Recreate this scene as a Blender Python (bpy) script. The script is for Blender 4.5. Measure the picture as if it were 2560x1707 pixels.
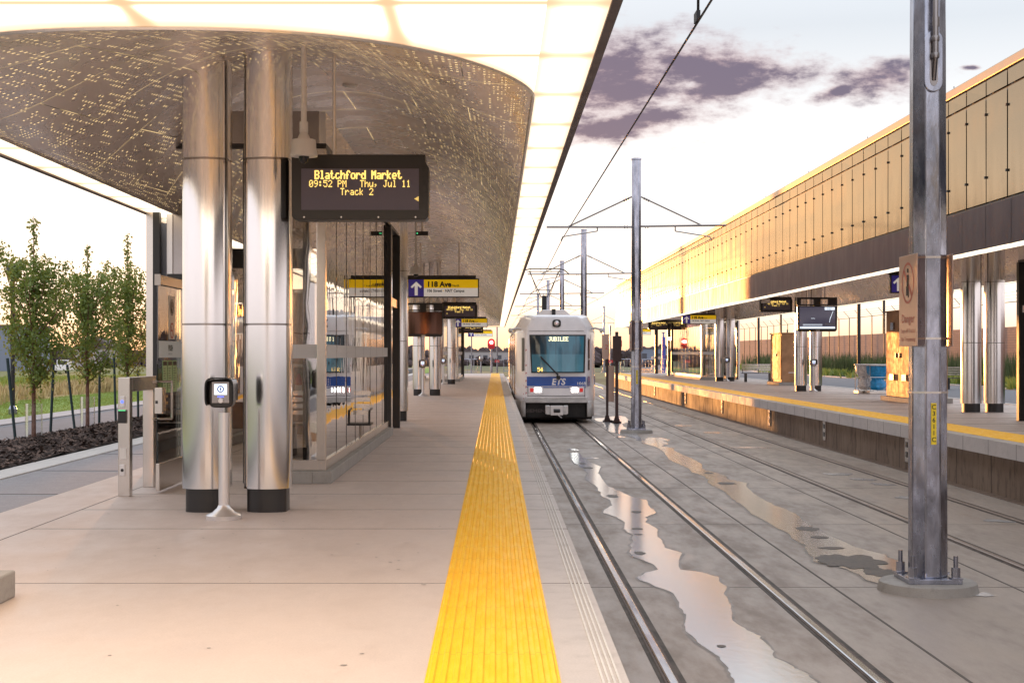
import bpy, bmesh, math, random
from mathutils import Vector, noise as mnoise
R = math.radians
PI = math.pi
random.seed(7)
for o in list(bpy.data.objects): bpy.data.objects.remove(o)
scene = bpy.context.scene
C = scene.collection

# ------------------------------------------------------------------ camera
cam_d = bpy.data.cameras.new('camera'); cam = bpy.data.objects.new('camera', cam_d); C.objects.link(cam)
cam.location = (0, 0, 1.4); cam.rotation_euler = (R(90), 0, 0)
cam_d.sensor_width = 36; cam_d.lens = 50.0
cam_d.shift_x = 0.01616; cam_d.shift_y = 0.0119
cam_d.clip_start = 0.1; cam_d.clip_end = 6000
scene.camera = cam
scene.render.resolution_x = 1024; scene.render.resolution_y = 682
vs = scene.view_settings
vs.view_transform = 'Standard'; vs.look = 'None'; vs.exposure = 0.3; vs.gamma = 1.0; vs.use_curve_mapping = False

# ------------------------------------------------------------------ node helpers
class NT:
    def __init__(s, tree): s.t = tree; s.n = tree.nodes; s.l = tree.links
    def link(s, a, b): s.l.new(a, b)
    def put(s, inp, v):
        if isinstance(v, bpy.types.NodeSocket): s.l.new(v, inp)
        elif v is not None:
            if isinstance(v, (tuple, list)) and inp.type == 'RGBA' and len(v) == 3: v = (*v, 1)
            inp.default_value = v
    def m(s, op, a, b=None, c=None, clamp=False):
        n = s.n.new('ShaderNodeMath'); n.operation = op; n.use_clamp = clamp
        s.put(n.inputs[0], a)
        if b is not None: s.put(n.inputs[1], b)
        if c is not None: s.put(n.inputs[2], c)
        return n.outputs[0]
    def add(s, a, b): return s.m('ADD', a, b)
    def sub(s, a, b): return s.m('SUBTRACT', a, b)
    def mul(s, a, b): return s.m('MULTIPLY', a, b)
    def mx(s, a, b): return s.m('MAXIMUM', a, b)
    def smooth(s, v, lo, hi, a=0.0, b=1.0):
        n = s.n.new('ShaderNodeMapRange'); n.interpolation_type = 'SMOOTHSTEP'
        s.put(n.inputs[0], v); n.inputs[1].default_value = lo; n.inputs[2].default_value = hi
        n.inputs[3].default_value = a; n.inputs[4].default_value = b
        return n.outputs[0]
    def xyz(s, x, y, z):
        n = s.n.new('ShaderNodeCombineXYZ'); s.put(n.inputs[0], x); s.put(n.inputs[1], y); s.put(n.inputs[2], z); return n.outputs[0]
    def sep(s, v):
        n = s.n.new('ShaderNodeSeparateXYZ'); s.put(n.inputs[0], v); return n.outputs
    def coord(s, which='Object'): return s.n.new('ShaderNodeTexCoord').outputs[which]
    def map(s, v, sc=(1, 1, 1), loc=(0, 0, 0)):
        n = s.n.new('ShaderNodeMapping'); s.put(n.inputs[0], v); n.inputs[1].default_value = loc; n.inputs[3].default_value = sc; return n.outputs[0]
    def noise(s, v, scale=5, detail=4, rough=.55, out=0):
        n = s.n.new('ShaderNodeTexNoise'); s.put(n.inputs['Vector'], v); n.inputs['Scale'].default_value = scale
        n.inputs['Detail'].default_value = detail; n.inputs['Roughness'].default_value = rough
        return n.outputs[out]
    def white(s, v):
        n = s.n.new('ShaderNodeTexWhiteNoise'); n.noise_dimensions = '3D'; s.put(n.inputs[0], v); return n.outputs[0]
    def mix(s, f, a, b, mode='MIX'):
        n = s.n.new('ShaderNodeMix'); n.data_type = 'RGBA'; n.blend_type = mode
        s.put(n.inputs[0], f); s.put(n.inputs[6], a); s.put(n.inputs[7], b); return n.outputs[2]
    def ramp(s, f, stops):
        n = s.n.new('ShaderNodeValToRGB'); s.put(n.inputs[0], f); e = n.color_ramp.elements
        while len(e) < len(stops): e.new(.5)
        for i, (p, c) in enumerate(stops): e[i].position = p; e[i].color = (*c, 1)
        return n.outputs[0]
    def scale(s, v, f):
        n = s.n.new('ShaderNodeVectorMath'); n.operation = 'SCALE'; s.put(n.inputs[0], v); s.put(n.inputs[3], f); return n.outputs[0]
    def vadd(s, a, b):
        n = s.n.new('ShaderNodeVectorMath'); n.operation = 'ADD'; s.put(n.inputs[0], a); s.put(n.inputs[1], b); return n.outputs[0]
    def dot(s, a, b):
        n = s.n.new('ShaderNodeVectorMath'); n.operation = 'DOT_PRODUCT'; s.put(n.inputs[0], a); s.put(n.inputs[1], b); return n.outputs['Value']
    def bump(s, h, st=.3, dist=.01):
        n = s.n.new('ShaderNodeBump'); n.inputs['Strength'].default_value = st; n.inputs['Distance'].default_value = dist
        s.put(n.inputs['Height'], h); return n.outputs[0]

# ------------------------------------------------------------------ world and sun
SUN_AZ = -10.15; SUN_EL = 1.1
sdir = Vector((math.sin(R(SUN_AZ))*math.cos(R(SUN_EL)), math.cos(R(SUN_AZ))*math.cos(R(SUN_EL)), math.sin(R(SUN_EL))))
w = bpy.data.worlds.new('World'); scene.world = w; w.use_nodes = True
w.node_tree.nodes.clear(); N = NT(w.node_tree)
out = N.n.new('ShaderNodeOutputWorld')
d = N.coord('Generated'); x, y, z = N.sep(d)
zc = N.m('MAXIMUM', z, 0.0)
near = N.ramp(N.m('POWER', zc, .5), [(0, (1.05, .62, .34)), (.12, (1.15, .84, .56)), (.21, (1.2, 1.08, .93)), (.36, (.92, .91, .90)), (.47, (.60, .645, .70)), (.62, (.95, 1.0, 1.08)), (1, (1.1, 1.15, 1.25))])
farc = N.ramp(N.m('POWER', zc, .5), [(0, (.98, .85, .84)), (.25, (1.18, 1.07, 1.08)), (.45, (.98, .98, 1.06)), (.7, (.85, .90, 1.02)), (1, (.95, 1.0, 1.1))])
cs = N.dot(d, tuple(sdir))
base = N.mix(N.smooth(cs, -.15, .97), farc, near)
# elevated cloud bank described in sky directions (x/y, z/y)
ys = N.m('MAXIMUM', y, .05); px = N.m('DIVIDE', x, ys); pz = N.m('DIVIDE', z, ys)
nv = N.xyz(N.mul(px, 1.0), N.mul(pz, 2.2), 0.0)
nz = N.sub(N.noise(nv, 25, 9, .62), .5); nz2 = N.sub(N.noise(nv, 7, 3, .5), .5)
def ell(cx, cz, rx, rz, tilt):
    ca, sa = math.cos(tilt), math.sin(tilt)
    dx = N.sub(px, cx); dz = N.sub(pz, cz)
    a = N.m('DIVIDE', N.add(N.mul(dx, ca), N.mul(dz, sa)), rx)
    b = N.m('DIVIDE', N.sub(N.mul(dz, ca), N.mul(dx, sa)), rz)
    return N.sub(1.0, N.m('SQRT', N.add(N.mul(a, a), N.mul(b, b))))
ells = [(.082, .192, .085, .040, .0), (.150, .202, .075, .019, -.08), (.09, .160, .070, .013, .18), (.155, .186, .055, .012, .22), (.272, .194, .042, .014, .14), (.240, .184, .02, .006, .3),(.335, .201, .008, .002, .0)]
den = None
for e in ells:
    v = ell(*e); den = v if den is None else N.mx(den, v)
den = N.add(N.sub(den, .02), N.add(N.mul(nz, 2.6), N.mul(nz2, .7)))
front = N.smooth(y, .2, .4)
cm = N.mul(N.smooth(den, -.32, .62), front)
# thin streaks elsewhere
st = N.noise(N.xyz(N.mul(x, 2.0), N.mul(y, 2.0), N.mul(z, 22.0)), 2.2, 5, .55)
stm = N.mul(N.smooth(st, .52, .72), N.mul(N.smooth(z, .02, .08), N.smooth(z, .5, .25)))
stm = N.mul(stm, N.smooth(x, .12, -.25))
base = N.mix(N.mul(stm, .35), base, (.62, .48, .44))
ccol = N.mix(N.smooth(N.add(den, N.mul(nz, 1.2)), -.1, .75), (.50, .36, .38), (.125, .105, .175))
sky = N.mix(N.mul(cm, .98), base, ccol)
csm = N.mx(cs, 0.0)
g1 = N.scale((1.0, .46, .12), N.mul(N.m('POWER', csm, 120.0), .4))
g2 = N.scale((1.0, .50, .14), N.mul(N.m('POWER', csm, 2600.0), 9.0))
sky = N.vadd(sky, N.scale(N.vadd(g1, g2), N.sub(1.0, cm)))
below = N.smooth(z, -.03, 0.0)
sky = N.mix(below, (.12, .10, .09), sky)
bg = N.n.new('ShaderNodeBackground'); N.put(bg.inputs[0], sky); bg.inputs[1].default_value = 1.0
st_ = N.n.new('ShaderNodeTexSky'); st_.sky_type = 'NISHITA'; st_.sun_disc = False
st_.sun_elevation = R(SUN_EL); st_.sun_rotation = R(SUN_AZ)
bg2 = N.n.new('ShaderNodeBackground'); N.put(bg2.inputs[0], st_.outputs[0]); bg2.inputs[1].default_value = .02
ad = N.n.new('ShaderNodeAddShader'); N.link(bg.outputs[0], ad.inputs[0]); N.link(bg2.outputs[0], ad.inputs[1])
N.link(ad.outputs[0], out.inputs[0])
sd = bpy.data.lights.new('sun', 'SUN'); sd.energy = 2.0; sd.angle = R(.6); sd.color = (1.0, .42, .12)
so = bpy.data.objects.new('sun', sd); C.objects.link(so)
so.rotation_euler = (-sdir).to_track_quat('-Z', 'Y').to_euler(); so.location = (-20, 100, 30)

# ------------------------------------------------------------------ materials
MATS = {}
def pbr(name, col, rough=.5, metal=0.0, var=0.0, vscale=3, bump=0.0, bscale=60, stretch=(1, 1, 1), emis=None, es=0.0, rvar=0.0, ior=None, coat=0, col2=None, bdist=.01):
    m = bpy.data.materials.new(name); m.use_nodes = True; MATS[name] = m
    n = NT(m.node_tree); b = m.node_tree.nodes['Principled BSDF']
    b.inputs['Base Color'].default_value = (*col, 1); b.inputs['Roughness'].default_value = rough; b.inputs['Metallic'].default_value = metal
    if ior: b.inputs['IOR'].default_value = ior
    if coat: b.inputs['Coat Weight'].default_value = coat
    if var or bump or rvar:
        v = n.map(n.coord(), stretch)
    if var:
        f = n.noise(v, vscale, 5, .6)
        c2 = col2 or tuple(max(0, c*(1-var)) for c in col)
        c1 = tuple(min(1, c*(1+var*.5)) for c in col) if not col2 else col
        n.put(b.inputs['Base Color'], n.mix(n.smooth(f, .3, .7), c1, c2))
    if rvar:
        f = n.noise(v, vscale*1.7, 4, .6)
        n.put(b.inputs['Roughness'], n.smooth(f, .25, .75, max(.02, rough-rvar), rough+rvar))
    if bump: n.put(b.inputs['Normal'], n.bump(n.noise(v, bscale, 4, .6), bump, bdist))
    if emis: b.inputs['Emission Color'].default_value = (*emis, 1); b.inputs['Emission Strength'].default_value = es
    return m
def concrete(name, c1, c2, c3, rough=.75, stain=.5, sc=1.0, streak=(1, 1, 1), gloss=0.0):
    m = bpy.data.materials.new(name); m.use_nodes = True; n = NT(m.node_tree); b = m.node_tree.nodes['Principled BSDF']
    co = n.coord(); v = n.map(co, streak)
    a = n.noise(v, .55*sc, 6, .6); f = n.noise(v, 3.2*sc, 7, .65); g = n.noise(co, 90, 3, .6)
    c = n.mix(n.smooth(a, .3, .7), c1, c2)
    c = n.mix(n.mul(n.smooth(f, .48, .72), stain), c, c3)
    c = n.mix(n.mul(n.smooth(g, .35, .7), .16), c, tuple(k*.45 for k in c3))
    n.put(b.inputs['Base Color'], c)
    n.put(b.inputs['Roughness'], n.smooth(f, .3, .7, rough-.1-gloss, rough+.05))
    n.put(b.inputs['Normal'], n.bump(n.add(n.mul(f, .5), n.mul(g, .5)), .25, .004))
    return m
plat_m = concrete('platform_concrete', (.60, .49, .43), (.54, .445, .395), (.47, .39, .345), .62, .35, 1.0, (1, .5, 1), .12)
plaza_m = concrete('plaza_concrete', (.46, .42, .41), (.40, .37, .37), (.33, .31, .31), .7)
aggr_m = concrete('exposed_aggregate', (.34, .32, .33), (.29, .275, .285), (.2, .19, .195), .8, .6, 12)
kerb_m = concrete('pale_kerb_concrete', (.66, .62, .58), (.58, .55, .52), (.45, .42, .40), .7)
cope_m = concrete('coping_concrete', (.52, .46, .43), (.46, .41, .39), (.38, .34, .32), .6, .5, 1.5)
bed_m = concrete('track_bed_concrete', (.38, .315, .27), (.30, .245, .205), (.17, .13, .10), .62, .45, .9, (1.0, .28, 1), .18)
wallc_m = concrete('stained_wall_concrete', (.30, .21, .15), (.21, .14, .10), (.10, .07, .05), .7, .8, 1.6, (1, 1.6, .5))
plinth_m = concrete('plinth_concrete', (.36, .33, .30), (.30, .275, .25), (.22, .20, .18), .7, .5, 3)
joint_m = pbr('joint_dark', (.10, .085, .075), .9)
asph_m = concrete('asphalt', (.20, .20, .215), (.17, .17, .185), (.12, .12, .13), .8, .5, 2)
rubber_m = pbr('flangeway_rubber', (.085, .068, .057), .75, 0, .5, 5, .4, 30)
rail_m = pbr('rail_polished_steel', (.62, .62, .64), .17, 1, .2, 2, stretch=(1, .2, 1), rvar=.08)
railr_m = pbr('rail_rust', (.10, .065, .05), .6, .3, .4, 9)
dark_m = pbr('trench_shadow', (.022, .017, .015), .9)  # near-black base paints the shadow down in the trench
steel_m = pbr('brushed_stainless', (.74, .725, .72), .15, 1, .06, 1.5, .05, .9, (1, 1, .35), bdist=.02)
steel2_m = pbr('satin_stainless', (.66, .61, .56), .22, 1, .06, 1)
steeld_m = pbr('dark_stainless', (.34, .31, .30), .25, 1, .1, 2)
alu_m = pbr('painted_aluminium', (.68, .65, .64), .3, .8)
galv_m = pbr('galvanised_steel', (.42, .43, .50), .22, .95, .3, 7, .08, 40, (1, 1, .35), rvar=.1)
black_m = pbr('black_powdercoat', (.016, .013, .012), .35)
blackg_m = pbr('black_gloss', (.010, .009, .010), .12)
brown_m = pbr('dark_brown_paint', (.045, .018, .014), .45)
white_m = pbr('white_plastic', (.68, .64, .61), .4)
whitep_m = pbr('white_train_paint', (.90, .86, .87), .2, 0, .05, 2, coat=.6)
trainb_m = pbr('train_blue', (.010, .075, .36), .25, coat=.5)
trains_m = pbr('train_skirt_grey', (.60, .57, .55), .3, .1, .2, 3)
under_m = pbr('underframe_dark', (.022, .018, .016), .7, 0, .5, 4)
redp_m = pbr('red_marking', (.42, .03, .03), .5)
redd_m = pbr('red_lens', (.5, .02, .02), .3, emis=(1, .05, .04), es=.25)
orange_m = pbr('orange_lit_side', (.75, .36, .10), .3, .8)
sillw_m = bpy.data.materials.new('frosted_band'); sillw_m.use_nodes = True; _n = NT(sillw_m.node_tree); _n.n.remove(sillw_m.node_tree.nodes['Principled BSDF'])
_d = _n.n.new('ShaderNodeBsdfDiffuse'); _d.inputs[0].default_value = (.9, .88, .88, 1); _t = _n.n.new('ShaderNodeBsdfTranslucent'); _t.inputs[0].default_value = (.9, .87, .86, 1)
_x = _n.n.new('ShaderNodeMixShader'); _x.inputs[0].default_value = .5; _n.link(_d.outputs[0], _x.inputs[1]); _n.link(_t.outputs[0], _x.inputs[2]); _n.link(_x.outputs[0], sillw_m.node_tree.nodes['Material Output'].inputs[0])
lamp_m = pbr('headlight_glow', (1, 1, 1), .3, emis=(1, .97, .88), es=9)
redl_m = pbr('red_signal_glow', (1, .1, .1), .3, emis=(1, .02, .02), es=2.2)
redw_m = pbr('red_signal_core', (1, .6, .6), .3, emis=(1, .72, .70), es=6)
redb_m = pbr('red_signal_housing', (.55, .02, .03), .4)
led_m = pbr('amber_led', (.3, .2, .05), .5, emis=(1, .66, .16), es=1.35)
screen_m = pbr('lit_screen_white', (.7, .8, .9), .3, emis=(.75, .87, 1), es=.9)
bluel_m = pbr('blue_led', (.1, .1, .8), .3, emis=(.12, .2, 1), es=1.3)
cab_m = pbr('sunset_orange_cabinet_steel', (.42, .23, .12), .55, .55, .25, 3, rvar=.08)  # stainless steel with the sunset's orange reflection put into its base colour
greenl_m = pbr('green_led', (.1, .8, .2), .3, emis=(.1, .9, .35), es=1.0)
signb_m = pbr('sign_indigo', (.035, .025, .21), .4, emis=(.03, .02, .2), es=.25)
signy_m = pbr('sign_yellow', (.83, .52, .01), .4, emis=(.9, .55, .0), es=.28)
signw_m = pbr('sign_white', (.76, .74, .70), .4, emis=(.8, .76, .72), es=.25)
ink_m = pbr('black_ink', (.012, .011, .012), .5)
bluebag_m = pbr('blue_bag', (.01, .26, .56), .3, 0, .3, 12, .6, 18)
whitebag_m = pbr('white_bag', (.80, .76, .74), .4, 0, .3, 14, .6, 18)
bluep_m = pbr('blue_pylon', (.02, .06, .42), .4)
bark_m = pbr('bark', (.19, .085, .055), .8, 0, .4, 20, .4, 60, (1, 1, .3))
def leafmat(name, c1, c2):
    m = bpy.data.materials.new(name); m.use_nodes = True; n = NT(m.node_tree); n.n.remove(m.node_tree.nodes['Principled BSDF'])
    col = n.mix(n.noise(n.coord(), 5, 3, .6), c1, c2); d_ = n.n.new('ShaderNodeBsdfDiffuse'); t_ = n.n.new('ShaderNodeBsdfTranslucent'); n.put(d_.inputs[0], col); n.put(t_.inputs[0], n.mix(.5, col, (.5, .42, .08)))
    g_ = n.n.new('ShaderNodeBsdfGlossy'); g_.inputs[1].default_value = .4; g_.inputs[0].default_value = (.6, .6, .6, 1)
    x_ = n.n.new('ShaderNodeMixShader'); x_.inputs[0].default_value = .42; n.link(d_.outputs[0], x_.inputs[1]); n.link(t_.outputs[0], x_.inputs[2])
    y_ = n.n.new('ShaderNodeMixShader'); y_.inputs[0].default_value = .06; n.link(x_.outputs[0], y_.inputs[1]); n.link(g_.outputs[0], y_.inputs[2]); n.link(y_.outputs[0], m.node_tree.nodes['Material Output'].inputs[0]); return m
leaf_m = leafmat('leaf', (.20, .30, .07), (.12, .20, .045)); leaf2_m = leafmat('leaf_light', (.26, .36, .08), (.16, .26, .05))
needle_m = pbr('shrub_leaf', (.08, .12, .025), .6, 0, .5, 4)
tan_m = pbr('dry_grass', (.55, .42, .20), .8, 0, .4, 3)
green_m = pbr('tall_green_grass', (.12, .15, .05), .8, 0, .5, 2)
mulch_m = pbr('bark_mulch', (.060, .036, .028), .9, 0, .6, 14, 1.0, 40, bdist=.03)
mulchl_m = pbr('bark_chip', (.17, .11, .085), .85, 0, .6, 40)
stake_m = pbr('stake_green', (.012, .035, .04), .5)
guard_m = None
pole_m = pbr('pole_dark', (.02, .018, .02), .5)
wood_far = pbr('distant_trees', (.085, .060, .062), .95, 0, .5, .05)
house_m = pbr('pale_house_wall', (.42, .38, .38), .8)
roof_m = pbr('house_roof', (.12, .09, .09), .8)
bluebl_m = pbr('blue_grey_cladding', (.22, .25, .33), .6)
gran_m = pbr('speckled_granite', (.38, .21, .12), .5, 0, .9, 45, col2=(.10, .055, .035))  # orange light on the stone is put into its colour
poster_m = pbr('green_poster', (.40, .56, .28), .6)
label_m = pbr('yellow_label', (.85, .62, .03), .5)
nosign_m = pbr('sign_plate_peach', (.52, .37, .30), .28, .6)
redink_m = pbr('faded_red_ink', (.55, .17, .12), .5)
# glass
def glass(name, tint, refl, rough=.015):
    m = bpy.data.materials.new(name); m.use_nodes = True; n = NT(m.node_tree); n.n.remove(m.node_tree.nodes['Principled BSDF'])
    o = m.node_tree.nodes['Material Output']
    tr = n.n.new('ShaderNodeBsdfTransparent'); tr.inputs[0].default_value = (*tint, 1)
    gl = n.n.new('ShaderNodeBsdfGlossy'); gl.inputs['Roughness'].default_value = rough; gl.inputs[0].default_value = (.95, .93, .92, 1)
    fr = n.n.new('ShaderNodeFresnel'); fr.inputs[0].default_value = 1.5
    nv = n.bump(n.noise(n.map(n.coord(), (1, 1, .5)), 2.2, 2, .5), .12, .02)
    n.put(gl.inputs['Normal'], nv)
    mx = n.n.new('ShaderNodeMixShader'); n.put(mx.inputs[0], n.m('MULTIPLY_ADD', fr.outputs[0], 1.0, refl, clamp=True))
    n.link(tr.outputs[0], mx.inputs[1]); n.link(gl.outputs[0], mx.inputs[2]); n.link(mx.outputs[0], o.inputs[0])
    return m
glass_m = glass('shelter_glass', (.93, .92, .90), .24)
doorg_m = glass('door_glass', (.86, .94, .90), .05)
guard_m = glass('tree_guard_plastic', (.93, .94, .96), .04, .2)
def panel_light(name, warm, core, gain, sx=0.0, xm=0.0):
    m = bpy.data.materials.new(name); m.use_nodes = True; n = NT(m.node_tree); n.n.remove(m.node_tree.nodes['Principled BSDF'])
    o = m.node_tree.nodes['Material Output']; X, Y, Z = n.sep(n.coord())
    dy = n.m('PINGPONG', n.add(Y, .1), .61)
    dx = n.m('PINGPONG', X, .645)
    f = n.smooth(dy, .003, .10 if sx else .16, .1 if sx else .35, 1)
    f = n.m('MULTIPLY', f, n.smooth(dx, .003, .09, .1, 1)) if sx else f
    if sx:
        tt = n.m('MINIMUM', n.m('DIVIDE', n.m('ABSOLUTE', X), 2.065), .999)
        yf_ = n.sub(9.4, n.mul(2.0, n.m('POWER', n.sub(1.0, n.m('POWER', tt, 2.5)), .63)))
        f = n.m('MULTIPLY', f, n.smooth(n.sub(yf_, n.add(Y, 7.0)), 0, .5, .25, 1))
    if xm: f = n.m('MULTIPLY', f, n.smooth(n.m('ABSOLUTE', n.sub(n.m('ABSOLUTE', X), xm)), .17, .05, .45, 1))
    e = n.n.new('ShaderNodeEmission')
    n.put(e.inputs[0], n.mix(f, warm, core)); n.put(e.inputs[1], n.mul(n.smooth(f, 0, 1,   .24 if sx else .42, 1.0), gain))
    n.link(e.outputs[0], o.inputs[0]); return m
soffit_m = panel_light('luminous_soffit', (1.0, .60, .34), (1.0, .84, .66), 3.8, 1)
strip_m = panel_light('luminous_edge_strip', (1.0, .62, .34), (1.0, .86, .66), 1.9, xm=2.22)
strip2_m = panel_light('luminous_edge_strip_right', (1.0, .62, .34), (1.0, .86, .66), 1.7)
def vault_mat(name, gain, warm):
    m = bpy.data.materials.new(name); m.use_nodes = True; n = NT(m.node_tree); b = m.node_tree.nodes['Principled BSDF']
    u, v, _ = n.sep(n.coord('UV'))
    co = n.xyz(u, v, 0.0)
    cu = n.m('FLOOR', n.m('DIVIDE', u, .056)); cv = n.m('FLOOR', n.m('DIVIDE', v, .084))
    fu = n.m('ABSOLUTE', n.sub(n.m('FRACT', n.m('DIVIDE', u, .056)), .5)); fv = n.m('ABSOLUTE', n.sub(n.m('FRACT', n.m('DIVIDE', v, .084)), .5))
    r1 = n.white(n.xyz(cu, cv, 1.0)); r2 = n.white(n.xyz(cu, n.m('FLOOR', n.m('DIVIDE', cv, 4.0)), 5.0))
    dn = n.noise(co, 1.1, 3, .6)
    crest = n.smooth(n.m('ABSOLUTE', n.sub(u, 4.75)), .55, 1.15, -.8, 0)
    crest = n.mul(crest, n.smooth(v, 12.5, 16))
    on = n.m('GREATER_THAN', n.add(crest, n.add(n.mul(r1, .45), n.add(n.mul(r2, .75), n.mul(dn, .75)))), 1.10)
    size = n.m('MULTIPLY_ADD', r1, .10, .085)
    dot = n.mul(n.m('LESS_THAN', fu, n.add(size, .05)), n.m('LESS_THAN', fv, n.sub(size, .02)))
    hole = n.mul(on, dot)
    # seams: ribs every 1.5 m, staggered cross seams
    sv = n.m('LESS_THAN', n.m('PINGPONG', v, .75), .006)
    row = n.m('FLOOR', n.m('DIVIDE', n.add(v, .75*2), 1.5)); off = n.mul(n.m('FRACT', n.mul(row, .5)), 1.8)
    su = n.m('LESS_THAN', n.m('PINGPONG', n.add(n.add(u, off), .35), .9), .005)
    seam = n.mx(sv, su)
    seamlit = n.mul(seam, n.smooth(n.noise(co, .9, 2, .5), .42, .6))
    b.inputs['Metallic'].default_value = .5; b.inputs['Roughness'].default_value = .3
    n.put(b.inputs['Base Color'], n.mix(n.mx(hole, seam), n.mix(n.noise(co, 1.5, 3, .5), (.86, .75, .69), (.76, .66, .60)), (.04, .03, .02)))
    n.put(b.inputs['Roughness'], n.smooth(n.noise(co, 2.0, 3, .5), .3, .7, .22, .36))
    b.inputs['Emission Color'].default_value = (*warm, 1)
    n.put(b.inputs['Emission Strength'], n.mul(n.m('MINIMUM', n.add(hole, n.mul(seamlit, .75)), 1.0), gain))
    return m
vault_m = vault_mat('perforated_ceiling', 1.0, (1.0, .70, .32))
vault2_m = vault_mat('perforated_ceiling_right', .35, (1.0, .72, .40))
def yellow_mat():
    m = bpy.data.materials.new('tactile_yellow'); m.use_nodes = True; n = NT(m.node_tree); b = m.node_tree.nodes['Principled BSDF']
    co = n.coord(); X, Y, Z = n.sep(co)
    f = n.noise(n.map(co, (6, 1, 1)), 2.5, 5, .6); g = n.noise(co, 120, 2, .5)
    c = n.mix(n.smooth(f, .35, .7), (.95, .52, .006), (.90, .46, .006)); c = n.mix(n.mul(g, .12), c, (.95, .6, .05)); b.inputs['Specular IOR Level'].default_value = .25
    dj = n.m('PINGPONG', n.add(Y, .1), .305)
    c = n.mix(n.smooth(dj, .010, .003, 0, .6), c, (.60, .30, .02))
    n.put(b.inputs['Base Color'], c); n.put(b.inputs['Roughness'], n.smooth(f, .3, .7, .38, .6))
    n.put(b.inputs['Normal'], n.bump(g, .2, .003)); return m
yel_m = yellow_mat()
def puddle_mat():
    m = bpy.data.materials.new('puddle_water'); m.use_nodes = True; n = NT(m.node_tree); n.n.remove(m.node_tree.nodes['Principled BSDF'])
    o = m.node_tree.nodes['Material Output']; co = n.coord()
    df = n.n.new('ShaderNodeBsdfDiffuse'); n.put(df.inputs[0], n.mix(n.noise(co, 6, 4, .6), (.80, .79, .78), (.86, .85, .85)))  # near-white diffuse paints in the pale sheen of reflected sky
    gl = n.n.new('ShaderNodeBsdfGlossy'); gl.inputs['Roughness'].default_value = .15
    n.put(gl.inputs['Normal'], n.bump(n.noise(n.map(co, (1, .5, 1)), 14, 3, .5), .10, .006))
    fr = n.n.new('ShaderNodeFresnel'); fr.inputs[0].default_value = 1.45
    mx = n.n.new('ShaderNodeMixShader'); n.put(mx.inputs[0], n.m('MULTIPLY_ADD', fr.outputs[0], .55, .42, clamp=True))
    n.link(df.outputs[0], mx.inputs[1]); n.link(gl.outputs[0], mx.inputs[2]); n.link(mx.outputs[0], o.inputs[0]); return m
pud_m = puddle_mat()
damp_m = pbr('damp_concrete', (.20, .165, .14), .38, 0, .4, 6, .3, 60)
def brick_mat():
    m = bpy.data.materials.new('brick_wall'); m.use_nodes = True; n = NT(m.node_tree); b = m.node_tree.nodes['Principled BSDF']
    X, Y, Z = n.sep(n.coord()); t = n.n.new('ShaderNodeTexBrick'); n.put(t.inputs[0], n.xyz(Y, Z, 0.0))
    t.inputs['Scale'].default_value = 1; t.inputs['Brick Width'].default_value = .4; t.inputs['Row Height'].default_value = .13; t.inputs['Mortar Size'].default_value = .012
    t.inputs[1].default_value = (.52, .30, .22, 1); t.inputs[2].default_value = (.44, .25, .19, 1); t.inputs[3].default_value = (.3, .2, .16, 1)
    n.put(b.inputs['Base Color'], t.outputs[0]); b.inputs['Roughness'].default_value = .85; return m
brick_m = brick_mat()
def gold_mat(name, c1, c2, rough, tint=(.95, .72, .40)):
    m = bpy.data.materials.new(name); m.use_nodes = True; n = NT(m.node_tree); b = m.node_tree.nodes['Principled BSDF']
    co = n.coord(); b.inputs['Metallic'].default_value = 1 if rough < .4 else .35
    f = n.noise(n.map(co, (1, 1, .25)), 3, 4, .6)
    n.put(b.inputs['Base Color'], n.mix(f, c1, c2)); n.put(b.inputs['Roughness'], n.smooth(f, .3, .7, rough, rough+.08))
    n.put(b.inputs['Normal'], n.bump(n.noise(n.map(co, (1, .5, .4)), .8, 1, .5), .10, .03)); b.inputs['Specular Tint'].default_value = (*tint, 1); return m
gold_m = gold_mat('gold_anodised_panel', (.375, .335, .30), (.34, .305, .27), .12, (.88, .74, .52))
goldc_m = gold_mat('gold_cap_flashing', (.52, .43, .36), (.47, .39, .32), .35, (.9, .8, .65))
darkp_m = gold_mat('dark_fascia_panel', (.075, .074, .092), (.062, .062, .078), .42, (.80, .52, .36))
def field_mat():
    m = bpy.data.materials.new('field_ground'); m.use_nodes = True; n = NT(m.node_tree); b = m.node_tree.nodes['Principled BSDF']
    co = n.coord(); X, Y, Z = n.sep(co); nn = n.noise(co, .6, 5, .6); t = n.add(X, n.mul(n.sub(nn, .5), 2.4))
    c = n.mix(n.noise(co, 6, 5, .7), (.20, .31, .05), (.28, .36, .08))
    c = n.mix(n.smooth(t, -13.9, -14.5), c, (.40, .28, .12))
    c = n.mix(n.smooth(t, -17.0, -18.2), c, n.mix(n.noise(co, .8, 5, .7), (.10, .16, .05), (.20, .20, .08)))
    c = n.mix(n.smooth(t, -25., -26.5), c, (.085, .065, .06))
    c = n.mix(n.smooth(t, -31., -33.), c, n.mix(n.noise(co, .12, 5, .7), (.26, .22, .08), (.15, .17, .06)))
    n.put(b.inputs['Base Color'], c); b.inputs['Roughness'].default_value = .95
    n.put(b.inputs['Normal'], n.bump(n.noise(co, 18, 4, .7), .8, .04)); return m
field_m = field_mat()
plain_m = pbr('prairie_ground', (.15, .15, .07), .95, 0, .5, .05)

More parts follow.
